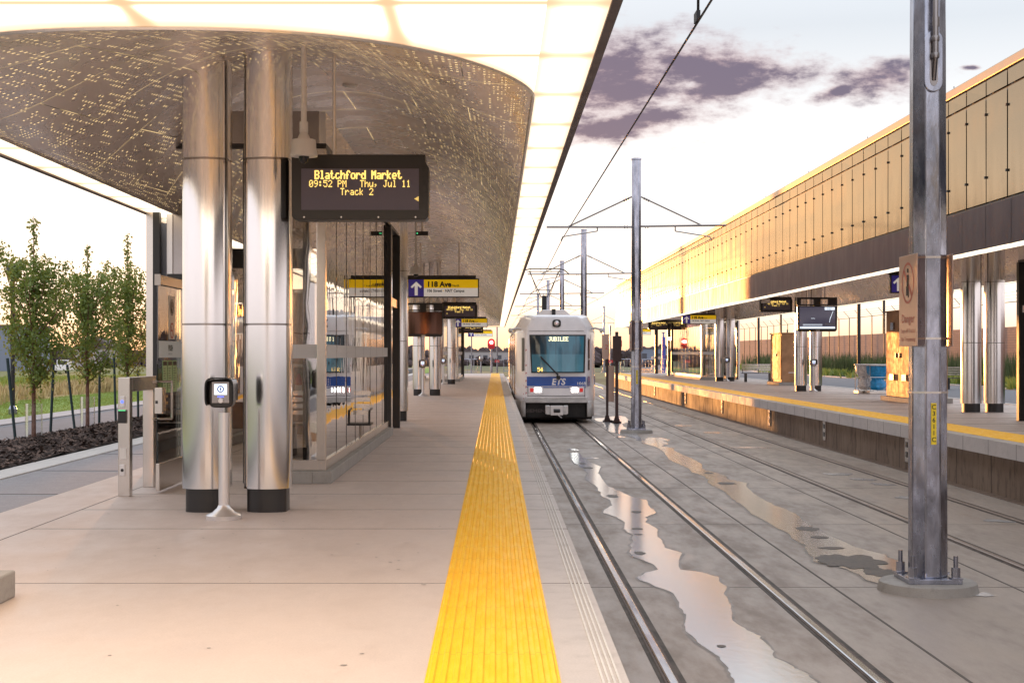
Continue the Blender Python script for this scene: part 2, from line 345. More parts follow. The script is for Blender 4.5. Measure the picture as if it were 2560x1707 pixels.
# ------------------------------------------------------------------ mesh helpers
OFF = {}
class MB:
    def __init__(s): s.v = []; s.f = []; s.mi = []; s.uv = None
    def add(s, vs, fs, mi=0):
        k = len(s.v); s.v += [tuple(q) for q in vs]; s.f += [tuple(i+k for i in f) for f in fs]; s.mi += [mi]*len(fs); return s
    def box(s, x0, x1, y0, y1, z0, z1, mi=0):
        v = [(x0, y0, z0), (x1, y0, z0), (x1, y1, z0), (x0, y1, z0), (x0, y0, z1), (x1, y0, z1), (x1, y1, z1), (x0, y1, z1)]
        return s.add(v, [(3, 2, 1, 0), (4, 5, 6, 7), (0, 1, 5, 4), (1, 2, 6, 5), (2, 3, 7, 6), (3, 0, 4, 7)], mi)
    def tube(s, p0, p1, r, n=10, r1=None, mi=0, caps=True):
        p0, p1 = Vector(p0), Vector(p1); r1 = r if r1 is None else r1; dd = (p1-p0).normalized()
        a = Vector((0, 0, 1)) if abs(dd.z) < .9 else Vector((1, 0, 0)); u = dd.cross(a).normalized(); vv = dd.cross(u)
        vs = []
        for p, rr in ((p0, r), (p1, r1)):
            for i in range(n): t = 2*PI*i/n; vs.append(p+u*math.cos(t)*rr+vv*math.sin(t)*rr)
        fs = [(i, (i+1) % n, n+(i+1) % n, n+i) for i in range(n)]
        if caps: fs += [tuple(range(n))[::-1], tuple(range(n, 2*n))]
        return s.add(vs, fs, mi)
    def path(s, pts, r, n=8, mi=0):
        for a, b in zip(pts, pts[1:]): s.tube(a, b, r, n, mi=mi)
        return s
    def lathe(s, prof, c=(0, 0, 0), n=24, mi=0, axis='z'):
        vs = []
        for rr, h in prof:
            for i in range(n):
                t = 2*PI*i/n; a, b = rr*math.cos(t), rr*math.sin(t)
                vs.append((c[0]+a, c[1]+b, c[2]+h) if axis == 'z' else (c[0]+a, c[1]+h, c[2]+b))
        fs = []
        for j in range(len(prof)-1):
            for i in range(n): fs.append((j*n+i, j*n+(i+1) % n, (j+1)*n+(i+1) % n, (j+1)*n+i))
        fs += [tuple(range(n))[::-1], tuple(range((len(prof)-1)*n, len(prof)*n))]
        return s.add(vs, fs, mi)
    def prism(s, pts, a0, a1, axis='z', mi=0):   # outline pts in the other two axes
        def P(p, a): return {'z': (p[0], p[1], a), 'y': (p[0], a, p[1]), 'x': (a, p[0], p[1])}[axis]
        n = len(pts); vs = [P(p, a0) for p in pts]+[P(p, a1) for p in pts]
        return s.add(vs, [(i, (i+1) % n, n+(i+1) % n, n+i) for i in range(n)]+[tuple(range(n))[::-1], tuple(range(n, 2*n))], mi)
    def build(s, name, mats, parent=None, smooth=False, bevel=0, loc=None, fix=True):
        me = bpy.data.meshes.new(name)
        if parent is not None: off = OFF[parent.name]
        else: off = Vector(loc) if loc is not None else Vector((0, 0, 0))
        me.from_pydata([tuple(Vector(q)-off) for q in s.v], [], s.f)
        if not isinstance(mats, (list, tuple)): mats = [mats]
        for m in mats: me.materials.append(m)
        if len(mats) > 1: me.polygons.foreach_set('material_index', s.mi)
        if s.uv:
            l = me.uv_layers.new(name='UVMap')
            for lp in me.loops: l.data[lp.index].uv = s.uv[lp.vertex_index]
        if fix:
            bm = bmesh.new(); bm.from_mesh(me); bmesh.ops.recalc_face_normals(bm, faces=bm.faces); bm.to_mesh(me); bm.free()
        if smooth:
            me.polygons.foreach_set('use_smooth', [True]*len(me.polygons)); me.set_sharp_from_angle(angle=R(35))
        me.update()
        o = bpy.data.objects.new(name, me); C.objects.link(o)
        if parent is not None: o.parent = parent
        else: o.location = off
        if bevel:
            b = o.modifiers.new('bevel', 'BEVEL'); b.width = bevel; b.segments = 2; b.limit_method = 'ANGLE'
        OFF[o.name] = off
        return o
def tag(o, label, cat, group=None):
    o['label'] = label; o['category'] = cat
    if group: o['group'] = group
    return o
def thing(name, label, cat, loc, group=None):
    o = bpy.data.objects.new(name, None); C.objects.link(o); o.location = loc; OFF[o.name] = Vector(loc); o.empty_display_size = .2
    return tag(o, label, cat, group)
def struct(o, kind='structure'): o['kind'] = kind; return o
def copy_tree(o, dx=0, dy=0, dz=0, label=None, parent=None, mirror=False):
    c = o.copy(); C.objects.link(c); c.parent = parent
    if parent is None:
        c.location = Vector(o.location)+Vector((dx, dy, dz)); OFF[c.name] = OFF[o.name]+Vector((dx, dy, dz))
        if label: c['label'] = label
    for ch in list(o.children): copy_tree(ch, parent=c)
    return c
def text_into(mb, s, x, z, y, size, mi=0, align='LEFT', width=None, face='-y', bold=0.0, squeeze=1.0):
    cu = bpy.data.curves.new('t', 'FONT'); cu.body = s; cu.size = size; cu.align_x = align; cu.offset = bold*size; cu.resolution_u = 3
    ob = bpy.data.objects.new('t', cu); C.objects.link(ob)
    dg = bpy.context.evaluated_depsgraph_get(); dg.update(); me = ob.evaluated_get(dg).to_mesh()
    pts = [v.co.copy() for v in me.vertices]; fs = [tuple(p.vertices) for p in me.polygons]
    ob.evaluated_get(dg).to_mesh_clear(); bpy.data.objects.remove(ob); bpy.data.curves.remove(cu)
    if not pts: return
    k = squeeze
    if width:
        xs = [p.x for p in pts]; k = width/(max(xs)-min(xs))
    out_ = []
    for p in pts:
        a, b = p.x*k, p.y
        if face == '-y': out_.append((x+a, y, z+b))
        elif face == '-x': out_.append((x, y-a, z+b))      # reads from the -x side
        elif face == '+x': out_.append((x, y+a, z+b))
    mb.add(out_, fs, mi)
F57 = {'0': '3E5149453E', '1': '00427F4000', '2': '4261514946', '4': '1814127F10', '5': '2745454539', '9': '064949291E', ':': '0036360000', ',': '0050300000', 'B': '7F49494936', 'E': '7F49494941', 'I': '00417F4100', 'J': '2040413F01', 'L': '7F40404040', 'M': '7F020C027F', 'P': '7F09090906', 'T': '01017F0101', 'U': '3F4040403F', 'a': '2054545478', 'c': '3844444420', 'd': '384444487F', 'e': '3854545418', 'f': '087E090102', 'h': '7F08040478', 'k': '7F10284400', 'l': '00417F4000', 'o': '3844444438', 'r': '7C08040408', 't': '043F444020', 'u': '3C4040207C'}
def dots(mb, s, x, z, y, p, pz=None, bold=False, step=6, mi=0, center=True):
    pz = pz or p; n = len(s); x0 = x-(n*step-1)*p/2 if center else x
    for ci, ch in enumerate(s):
        g = F57.get(ch)
        if not g: continue
        for c in range(5):
            bits = int(g[2*c:2*c+2], 16)
            for r in range(7):
                if bits >> r & 1:
                    w_ = p*(1.75 if bold else .96)
                    a = x0+(ci*step+c)*p; b = z-r*pz
                    mb.add([(a, y, b-pz*.96), (a+w_, y, b-pz*.96), (a+w_, y, b), (a, y, b)], [(0, 1, 2, 3)], mi)

# ------------------------------------------------------------------ the setting
BED = -.88
def sheet(name, x0, x1, y0, y1, z0, z1, m, extra=None, bevel=0):
    b = MB().box(x0, x1, y0, y1, z0, z1)
    ms = [m]
    if extra: extra(b); ms.append(joint_m)
    return struct(b.build(name, ms, bevel=bevel))
g = MB().add([(-3000, -400, -1.6), (3000, -400, -1.6), (3000, 5000, -1.6), (-3000, 5000, -1.6)], [(0, 1, 2, 3)])
struct(g.build('ground', plain_m))
YJ = [2.0, 4.6, 5.98, 8.68, 11.38, 12.78, 14.2]; yy = 14.2
while yy < 99: yy += 1.42; YJ.append(yy)
def pj(b):
    for q in YJ: b.box(-3.72, .286, q-.004, q+.004, -.02, .0012, 1)
    b.box(-3.726, -3.718, -4, 100, -.02, .0016, 1)
sheet('platform', -4.36, .2865, -60, 101, -1.5, 0, plat_m, pj)
def cj(b):
    for q in YJ: b.box(.288, .575, q-.003, q+.003, -.24, .0015, 1)
b = MB().box(.2865, .572, -60, 101, -.24, 0).box(.5, .56, -60, 101, -1.4, -.24)
cj(b)
struct(b.build('platform_edge', [cope_m, joint_m]))
rg = random.Random(77); b = MB()
for i in range(150):
    gx, gy = rg.uniform(-3.6, -.4), rg.uniform(5.5, 32); gr = rg.uniform(.006, .017); nn = 9
    b.add([(gx+gr*rg.uniform(.75, 1.1)*math.cos(2*PI*k/nn), gy+gr*rg.uniform(.75, 1.1)*math.sin(2*PI*k/nn), .0022) for k in range(nn)], [tuple(range(nn))])
o = b.build('pavement_spots', pbr('trodden_gum', (.27, .23, .21), .7), fix=False); o['kind'] = 'stuff'; o['label'] = 'small dark trodden spots scattered over the left platform'; o['category'] = 'spots'
b = MB()
for k in range(4): b.box(.455+k*.024, .465+k*.024, -4, 101, .0005, .006)
struct(b.build('platform_edge_grip', kerb_m))
# yellow tactile strip with raised bars
def tactile(name, x0, x1, y0, y1):
    b = MB().box(x0, x1, y0, y1, -.02, .005); n = 11; pit = (x1-x0)/n
    for i in range(n):
        c = x0+(i+.5)*pit; b.prism([(c-.016, .005), (c-.009, .014), (c+.009, .014), (c+.016, .005)], y0+.005, y1-.005, 'y')
    return b.build(name, yel_m)
struct(tactile('tactile_strip', -.303, .279, -60, 101))
def plz(b):
    for q in YJ[::2]: b.box(-5.5, -4.372, q-.005, q+.005, -.02, .0015, 1)
sheet('plaza', -5.5, -4.37, -60, 101, -1.5, -.002, aggr_m, plz)
sheet('kerb', -5.92, -5.505, -60, 110, -1.5, .012, kerb_m, bevel=.01)
sheet('road', -9.7, -7.62, -60, 140, -1.5, -.015, asph_m)
sheet('pavement', -10.45, -9.705, -60, 140, -1.5, .01, plaza_m, bevel=.01)
# left field falling away
b = MB(); ysn = [-70, 0, 10, 20, 30, 40, 50, 60, 75, 90, 110, 130, 160, 200, 260, 340]; xsn = [-400, -200, -120, -80, -50, -40, -33, -27, -22, -18, -15, -12.5, -10.46]
def fz(x, y):
    t = max(0, min(1, (y-60)/130)); t = t*t*(3-2*t)
    return -1.52*t-.01+.03*mnoise.noise(Vector((x*.3, y*.3, 0)))
for yq in ysn:
    for xq in xsn: b.v.append((xq, yq, fz(xq, yq) if yq < 340 else -1.62))
for j in range(len(ysn)-1):
    for i in range(len(xsn)-1):
        k = j*len(xsn)+i; b.f.append((k, k+1, k+len(xsn)+1, k+len(xsn))); b.mi.append(0)
struct(b.build('grass_field', field_m, smooth=True))
# track bed
SY = [13.9-5*k for k in (1, 2, 3)]+[13.9+5.1*k for k in range(19)]
def bj(b):
    for q in SY: b.box(.5, 7.9, q-.006, q+.006, BED-.03, BED+.0015, 1)
    for q in (3.30, 5.06): b.box(q-.012, q+.012, -60, 140, BED-.03, BED+.002, 1)
sheet('track_bed', .57, 7.92, -60, 140, -1.5, BED, bed_m, bj)
def rail(x, left_wet):
    b = MB()
    b.box(x-.085, x+.095, -60, 140, BED-.02, BED+.004, 0)      # rubber boot and flangeway
    b.prism([(x-.036, BED+.003), (x-.034, BED+.012), (x-.024, BED+.017), (x+.024, BED+.017), (x+.034, BED+.012), (x+.036, BED+.003)], -60, 140, 'y', 1)
    b.box(x-.055, x-.037, -60, 140, BED, BED+.009, 2); b.box(x+.037, x+.055, -60, 140, BED, BED+.009, 2)
    return b
for (x, nm) in ((1.230, 0), (2.665, 0)): struct(rail(x, 0).build('rail', [rubber_m, rail_m, railr_m], smooth=False))
rail2_m = pbr('rail_dull_steel', (.28, .22, .19), .35, .9, .3, 4, stretch=(1, .2, 1))
for x in (5.62, 7.13): struct(rail(x, 0).build('rail', [rubber_m, rail2_m, railr_m]))
# right platform (trench, wall, coping, deck)
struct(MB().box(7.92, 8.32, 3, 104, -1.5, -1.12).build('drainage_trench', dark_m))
RP = 8.02
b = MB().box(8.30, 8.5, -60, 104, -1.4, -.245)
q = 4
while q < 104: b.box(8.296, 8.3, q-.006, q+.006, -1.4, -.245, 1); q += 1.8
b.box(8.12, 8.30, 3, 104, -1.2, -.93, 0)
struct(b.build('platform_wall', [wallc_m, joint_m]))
b = MB().box(RP, 8.5, -60, 104, -.245, 0)
q = 4.4
while q < 104: b.box(RP-.0015, 8.5, q-.006, q+.006, -.246, .0015, 1); q += 1.25
struct(b.build('platform_edge', [cope_m, joint_m]))
def rj(b):
    q = 5
    while q < 104: b.box(8.5, 14.0, q-.006, q+.006, -.02, .0015, 1); q += 2.6
sheet('platform', 8.502, 14.2, -60, 104, -1.5, -.001, plat_m, rj)
struct(tactile('tactile_strip', 8.28, 9.06, -60, 103.8))
sheet('kerb', 14.2, 14.45, 3, 120, -1.5, .012, kerb_m)
sheet('path', 14.45, 20.4, -60, 150, -1.5, -.02, asph_m)
sheet('kerb', 20.4, 20.65, 3, 150, -1.5, .03, kerb_m)
sheet('planting_bed', 20.65, 60, -60, 170, -1.5, .02, mulch_m)
# conduit boxes on the right platform wall
YC = [12.0, 21.0, 28.6, 35.8, 43, 52, 62, 74, 86]
for i, yc in enumerate(YC[1:]):
    t = thing('conduit_box', '', 'junction box', (8.29, yc, -.5), 'cable outlet plates on the track face of the right platform')
    MB().box(8.27, 8.297, yc-.14, yc+.14, -.78, -.3).build('plate', steel2_m, t, bevel=.004)
    for zz in (-.42, -.62): MB().box(8.262, 8.27, yc-.06, yc+.06, zz-.06, zz+.05).build('socket', black_m, t)
    t['label'] = 'metal outlet plate low on the right platform face, %s' % ['nearest the camera beside the big pole', 'second nearest the camera', 'third nearest the camera', 'fourth from the camera', 'fifth from the camera', 'sixth from the camera', 'second farthest from the camera', 'farthest from the camera'][i]

# ------------------------------------------------------------------ canopies
XC, A, ZS = -1.815, 2.065, 3.10
YF0, YB0 = 7.4, 88.3
def yfront(t): t = min(1, abs(t)); return YF0+2.0*(1-(1-t**2.5)**.63) if t < 1 else YF0+2.0
def vz(x, y, xc=XC, zs=ZS, yf=None, yb=None, rise=1.40):
    t = (x-xc)/A; a = abs(t)
    f = yfront(t) if yf is None else yf; bk = (YB0+(YF0-yfront(t))) if yb is None else yb
    dd = min(y-f, bk-y); dd = max(0, dd); E = 1-(1-min(1, dd/11.5))**2
    if a >= 1: return zs
    p = .62+1.5*(1-E)
    return zs+rise*(1-a*a)**p*E
def vault(name, xc, zs, m, parent, y0, y1, curved=True):
    b = MB(); b.uv = []
    ts = [math.sin(k/30*PI/2) for k in range(-30, 31)]
    ds = [k*.25 for k in range(0, 16)]+[4+k*.5 for k in range(0, 20)]+[14+k*1.5 for k in range(0, 60)]
    L = (y1-y0); fr = [q for q in ds if q < L/2]; fr = fr+[L/2]+[L-q for q in fr[::-1]]
    for t in ts:
        xx = xc+A*t; off = (yfront(t)-YF0) if curved else 0
        for q in fr:
            yq = y0+off+q*(L-2*off)/L
            if abs(t) >= .9999: zz = zs
            else: zz = vz(xx-xc+XC, (yq-y0)+YF0 if True else yq, XC, zs, None if curved else YF0, (y1-y0)+YF0-off if curved else (y1-y0)+YF0)
            b.v.append((xx, yq, zz))
            b.uv.append((math.asin(t)*A*1.0+5, yq))
    n = len(fr)
    for i in range(len(ts)-1):
        for j in range(n-1): b.f.append((i*n+j, i*n+j+1, (i+1)*n+j+1, (i+1)*n+j)); b.mi.append(0)
    return b.build(name, m, parent, smooth=True)
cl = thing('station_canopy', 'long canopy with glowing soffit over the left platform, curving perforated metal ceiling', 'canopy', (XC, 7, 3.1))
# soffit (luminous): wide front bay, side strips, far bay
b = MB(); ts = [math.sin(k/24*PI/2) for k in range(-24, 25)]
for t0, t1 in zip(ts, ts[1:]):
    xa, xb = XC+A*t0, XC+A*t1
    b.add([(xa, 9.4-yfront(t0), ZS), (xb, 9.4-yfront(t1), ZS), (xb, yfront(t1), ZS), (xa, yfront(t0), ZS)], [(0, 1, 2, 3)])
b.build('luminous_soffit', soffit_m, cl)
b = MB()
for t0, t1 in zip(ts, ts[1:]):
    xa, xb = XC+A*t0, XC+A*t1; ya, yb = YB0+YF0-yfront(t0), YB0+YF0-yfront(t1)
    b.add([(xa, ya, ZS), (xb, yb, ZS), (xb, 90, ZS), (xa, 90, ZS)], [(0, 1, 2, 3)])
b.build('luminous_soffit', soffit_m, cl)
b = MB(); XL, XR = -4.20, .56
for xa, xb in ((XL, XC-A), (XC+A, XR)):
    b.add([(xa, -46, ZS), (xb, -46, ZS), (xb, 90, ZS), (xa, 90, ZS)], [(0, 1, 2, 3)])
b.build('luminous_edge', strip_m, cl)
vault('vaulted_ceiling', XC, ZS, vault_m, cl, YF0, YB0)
vault('vaulted_ceiling', XC, ZS, vault_m, cl, -44.0, 2.0)
b = MB(); pts = [(XC+A*t, yfront(t), ZS-.006) for t in [math.sin(k/30*PI/2) for k in range(-30, 31)]]
pts = [(XC-A, 88, ZS-.006)]+pts+[(XC+A, 88, ZS-.006)]
b.path(pts, .014, 6); b.build('opening_trim', alu_m, cl, smooth=True)
b = MB().box(XR, XR+.05, -46, 90.05, 3.085, 3.84).box(XL-.05, XL, -46, 90.05, 3.085, 3.84).box(XL, XR, 90, 90.05, 3.085, 3.84)
b.build('lower_fascia', darkp_m, cl)
def gold_wall(b, x, side, y0, y1, z0, zt, z1, pitch=1.0, seed=1):
    rnd = random.Random(seed); q = y0
    while q < y1-.01:
        for za, zb in ((z0, zt), (zt, z1)):
            e = [rnd.uniform(-.0022, .0022) for _ in range(4)]
            a, c = q+.024, min(q+pitch, y1)-.024
            v = [(x+e[0], a, za+.02), (x+e[1], c, za+.02), (x+e[2], c, zb-.02), (x+e[3], a, zb-.02)]
            b.add(v, [(0, 1, 2, 3)] if side < 0 else [(3, 2, 1, 0)], 0)
        q += pitch
def fix_buttons(b, x, y0, y1, pitch, zs, s):
    q = y0
    while q < y1:
        for zz in zs: b.box(x-.03*s if s > 0 else x, x if s > 0 else x+.03, q-.022, q+.022, zz-.02, zz+.02, 1)
        q += pitch
b = MB(); gold_wall(b, .625, 1, -46, 90, 3.86, 5.55, 5.82, 1.0, 3); b.build('gold_panels', gold_m, cl, fix=False)
b = MB().box(XL+.0, .60, -46, 90, 4.62, 5.86).box(.575, .605, -46, 90, 3.85, 4.6).box(XL, XL+.03, -46, 90, 3.85, 4.6); b.build('canopy_core', black_m, cl)
b = MB().box(XL-.06, .66, -46.1, 90.1, 5.86, 5.98); b.build('roof_cap', goldc_m, cl)
b = MB(); gold_wall(b, XL-.045, -1, -46, 90, 3.86, 5.55, 5.82, 1.0, 4); b.build('gold_panels', gold_m, cl, fix=False)

WX = 8.28; WY0, WY1 = -6.0, 97.5; WZ = 1.4
def hz(r): return 1.4+r*WX
Z1, Z2, Z3, Z4, Z5 = hz(.2155), hz(.304), hz(.5225), hz(.557), hz(.5745)
cr = thing('station_canopy', 'long gold-panelled canopy over the right platform with dark lower fascia band', 'canopy', (WX, 50, Z1))
b = MB().box(WX+.04, 13.0, WY0, WY1, Z1+1.5, Z4+.01).box(WX+.04, WX+.08, WY0, WY1, Z2, Z1+1.48); b.build('canopy_core', black_m, cr)
b = MB(); gold_wall(b, WX, -1, WY0, WY1, Z2+.01, Z3, Z4, 1.0, 11); fix_buttons(b, WX, WY0, WY1, 1.0, (Z3-.3, Z2+.45), 1); b.build('gold_panels', [gold_m, black_m], cr, fix=False)
b = MB().box(WX-.03, 13.05, WY0, WY1+.03, Z4, Z5+.02)
b.build('roof_cap', goldc_m, cr, bevel=.02)
b = MB(); q = WY0
while q < WY1:
    b.add([(WX-.012, q+.006, Z1), (WX-.012, q+1.19, Z1), (WX-.012, q+1.19, Z2-.02), (WX-.012, q+.006, Z2-.02)], [(0, 1, 2, 3)]); q += 1.2
b.build('lower_fascia', darkp_m, cr, fix=False)
b = MB().box(WX-.008, WX+.03, WY0, WY1, Z1-.006, Z2).box(WX+.03, 13.0, WY1-.05, WY1, Z1-.006, Z2).box(12.97, 13.02, WY0, WY1-.06, Z1-.006, Z2)
b.build('fascia_backing', black_m, cr)
XC2 = WX+.42+A
b = MB()
for xa, xb in ((WX+.03, XC2-A), (XC2+A, 12.97)): b.add([(xa, WY0, Z1), (xb, WY0, Z1), (xb, WY1-.05, Z1), (xa, WY1-.05, Z1)], [(0, 1, 2, 3)])
b.build('luminous_edge', strip2_m, cr)
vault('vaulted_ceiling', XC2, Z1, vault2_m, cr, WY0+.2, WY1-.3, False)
for k in range(15): yq = 8+k*6.1; MB().tube((WX+.2, yq, Z5), (WX+.2, yq, Z5+.18), .008, 5).build('lightning_rod', black_m, cr)

# ------------------------------------------------------------------ columns
def outline(hw, ha, hs, n=14):
    p = []
    for i in range(n+1): t = PI+PI*i/n; p.append((hw*math.cos(t), -hs+ha*math.sin(t)))
    for i in range(n+1): t = PI*i/n; p.append((hw*math.cos(t), hs+ha*math.sin(t)))
    return p
def column(cx, cy, label, group, zfun, hw=.202):
    t = thing('steel_column', label, 'column', (cx, cy, 0), group)
    def ring(o, z0, z1, nm, m, top=None):
        b = MB(); n = len(o)
        vs = [(cx+p[0], cy+p[1], z0) for p in o]+[(cx+p[0], cy+p[1], z1 if top is None else top(cx+p[0], cy+p[1])) for p in o]
        b.add(vs, [(i, (i+1) % n, n+(i+1) % n, n+i) for i in range(n)]+[tuple(range(n))[::-1], tuple(range(n, 2*n))])
        return b.build(nm, m, t, smooth=True)
    ring(outline(hw*.87, .09, .09), 0, .215, 'base', black_m)
    o = outline(hw, .13, .10); oi = outline(hw-.008, .122, .10)
    ring(oi, .215, 3.14, 'core', steeld_m)
    ring(o, .21, 1.65, 'jacket', steel_m); ring(o, 1.668, 3.108, 'jacket', steel_m); ring(o, 3.128, 4, 'jacket', steel_m, zfun)
    return t
grpL = 'paired stainless columns of the left platform'
pos = ['in the nearest pair', 'in the second pair, beside the shelter', 'in the third pair, under the hanging monitor', 'in the fourth pair, past the hanging monitor', 'in the farthest pair']
for i, yc in enumerate([12.72, 29.72, 47.8, 65.5, 83.2]):
    for j, cx in enumerate((-2.575, -2.03)):
        column(cx, yc, 'brushed steel column on the left platform, %s one %s' % (('left', 'right')[j], pos[i]), grpL, lambda a, b: vz(a, b)+.02)
posr = ['in the pair beside the big grey pole', 'in the pair behind the lit monitor', 'in the pair just right of the yellow 118 Ave sign', 'in the farthest pair']
for i, yc in enumerate([34.15, 53.2, 72.5, 92.3]):
    for j, cx in enumerate((11.42, 11.98)):
        column(cx, yc, 'brushed steel column on the right platform, %s one %s' % (('left', 'right')[j], posr[i]), 'paired stainless columns of the right platform', lambda a, b: vz(a-XC2+XC, 40)+(Z1-ZS)-.05, .215)

# ------------------------------------------------------------------ shelters
def shelter(xw, s, y0, y1, label, ndoor=2.0, open_end=True, zt=3.62, ztop=4.1):
    # xw: track-side wall plane; s=-1 body extends towards -x, +1 towards +x
    t = thing('waiting_shelter', label, 'shelter', (xw, y0, 0), None)
    X = lambda a: xw+s*a
    def bx(b, a0, a1, *r, mi=0): x0, x1 = sorted((X(a0), X(a1))); return b.box(x0, x1, *r, mi)
    W = 2.25; yd = y1-ndoor
    b = MB(); bx(b, -.10, .10, y0-.1, yd+.15, 0, .135); bx(b, .10, .78, y0-.1, y0+.12, 0, .135); bx(b, W-.12, W, y0+1.7, y1, 0, .135); b.build('plinth', plinth_m, t, bevel=.008)
    b = MB(); bx(b, -.035, .05, y0, yd, .135, .25); bx(b, .05, .78, y0, y0+.06, .135, .25); b.build('sill', steel2_m, t, bevel=.004)
    n = 8; pit = (yd-y0-.12)/n
    for i in range(n):
        a, c = y0+.12+i*pit+.006, y0+.12+(i+1)*pit-.006
        b = MB(); bx(b, -.008, .006, a, c, .25, zt); b.build('glass_pane', glass_m, t)
    b = MB()
    for i in range(n+1): a = y0+.12+i*pit; bx(b, -.012, .008, a-.0055, a+.0055, .25, zt)
    b.build('gaskets', black_m, t)
    b = MB(); bx(b, -.0115, -.0085, y0+.12, yd, 1.35, 1.50); bx(b, .06, .76, y0+.02, y0+.023, 1.35, 1.50); b.build('frosted_band', sillw_m, t)
    b = MB(); bx(b, .07, .76, y0+.026, y0+.04, .25, zt); b.build('glass_pane', glass_m, t)
    b = MB(); bx(b, -.03, .065, y0-.02, y0+.10, .25, zt); b.build('corner_post', steel2_m, t, bevel=.006)
    b = MB(); bx(b, .10, .23, y0+.10, y0+.26, .135, zt); b.build('inner_post', blackg_m, t)
    b = MB(); bx(b, .78, .86, y0-.02, y0+.1, 0, zt); b.build('end_post', black_m, t); b = MB(); bx(b, W-.08, W, y0+1.7, y0+1.8, 0, zt); b.build('end_post', black_m, t)
    b = MB()
    for k in range(11):
        a = y0+k*(y1-y0)/11; bx(b, -.03, .04, a+.008, a+(y1-y0)/11-.008, zt+.05, ztop)
    b.build('header_cladding', steel_m, t)
    b = MB(); bx(b, -.04, .06, y0-.03, y1, zt, zt+.05); bx(b, .06, W, y0-.02, y0+.08, zt, zt+.05); b.build('header_rail', black_m, t)
    b = MB(); bx(b, .04, W, y0-.02, y0+.03, zt+.05, ztop); b.build('end_cladding', steeld_m, t)
    # sliding door portal
    for q in (yd+.0, y1-.14):
        b = MB(); bx(b, -.07, .07, q, q+.14, 0, zt); b.build('door_post', black_m, t, bevel=.005)
    b = MB(); bx(b, -.03, .03, yd+.14, y1-.14, 2.25, 2.4); b.build('door_transom', steel2_m, t)
    b = MB(); bx(b, -.01, .01, yd+.16, yd+1.2, .05, 2.25); b.build('door_leaf', glass_m, t)
    # rear wall and posts
    b = MB(); bx(b, W-.015, W, y0+1.8, y1, .135, zt); b.build('rear_glass', glass_m, t)
    for q in range(5):
        a = y0+1.7+q*(y1-y0-1.7)/4.4; b = MB(); bx(b, W, W+.08, a, a+.1, 0, zt); b.build('rear_post', steel2_m, t)
    return t
sh1 = shelter(-1.87, -1, 15.4, 26.9, 'glass shelter with wavy reflections behind the two nearest columns', 2.4, ztop=4.02)
shelter(-1.87, -1, 70.6, 82.0, 'far glass shelter on the left platform past the second yellow sign', 2.4, ztop=4.02)
shelter(10.95, 1, 75.6, 90.0, 'glass shelter flaring with sunset reflection on the right platform', 2.0, zt=3.3, ztop=3.9)
shelter(10.95, 1, 17.0, 29.7, 'glass shelter cut by the right edge of the photo', 2.0, zt=3.3, ztop=3.9)
# dividing lit end walls in the near shelter: left return posts and metal wall
for xa_, xb_ in ((-4.19, -4.145), (-3.99, -3.915)): MB().box(xa_, xb_, 17.25, 17.31, 0, 3.095).build('end_post', alu_m, sh1, bevel=.004)
b = MB().box(-4.145, -3.99, 17.28, 17.30, 1.55, 2.98); b.build('end_panel', bluebl_m, sh1)
b = MB().box(-4.145, -3.99, 17.28, 17.30, 0.1, 1.34); b.build('glass_pane', glass_m, sh1)
b = MB().box(-4.145, -3.99, 17.275, 17.285, 1.34, 1.55); b.build('frosted_band', sillw_m, sh1)
b = MB().box(-3.915, -3.37, 17.27, 17.33, 2.35, 3.3).box(-3.915, -3.80, 17.27, 17.33, 0, 2.35); b.build('door_surround', steeld_m, sh1)
b = MB().box(-3.915, -3.30, 16.95, 17.26, 2.2, 2.35); b.build('door_header', black_m, sh1)
b = MB().box(-2.98, -2.86, 18.25, 18.45, 0, 2.75).box(-3.6, -2.2, 18.28, 18.42, 2.5, 2.75); b.build('inner_frame', black_m, sh1)
b = MB().box(-4.12, -2.0, 26.6, 26.72, 0, .5).box(-4.1, -4.0, 26.6, 26.7, .5, 3.3); b.build('far_end_sill', steeld_m, sh1)
t = thing('granite_pillar', 'speckled granite pillar coloured as orange-lit standing inside the near glass shelter', 'pillar', (-3.35, 24.9, 0))
MB().box(-3.52, -3.28, 24.7, 25.2, 0, 2.45).build('shaft', gran_m, t, bevel=.01)
MB().box(-3.56, -3.24, 24.66, 25.24, 2.45, 2.52).build('capstone', steel2_m, t)
t = thing('extinguisher_cabinet', 'small white cabinet with red fire extinguisher on the granite pillar', 'fire extinguisher', (-3.4, 24.6, .6))
b = MB()
for r in ((-3.53, -3.50, .60, 1.20), (-3.30, -3.27, .60, 1.20), (-3.53, -3.27, .57, .60), (-3.53, -3.27, 1.17, 1.22)): b.box(r[0], r[1], 24.52, 24.69, r[2], r[3])
b.build('frame', white_m, t)
MB().lathe([(.045, 0), (.06, .02), (.06, .34), (.03, .40), (.02, .44)], (-3.4, 24.6, .62), 14).build('extinguisher', redp_m, t, smooth=True)
MB().box(-3.46, -3.34, 24.535, 24.54, .72, .86).build('tag', white_m, t)
t = thing('ceiling_heater', 'slatted heater hanging from the ceiling inside the near shelter', 'heater', (-2.55, 18, 3.0))
b = MB().box(-2.75, -2.25, 17.6, 19.3, 2.95, 3.1); b.build('housing', steeld_m, t)
for k in range(5): MB().box(-2.72+k*.1, -2.68+k*.1, 17.65, 19.2, 2.92, 2.95).build('slat', alu_m, t)
MB().tube((-2.5, 18.4, 3.1), (-2.5, 18.4, 4.2), .02, 8).build('hanger', black_m, t)

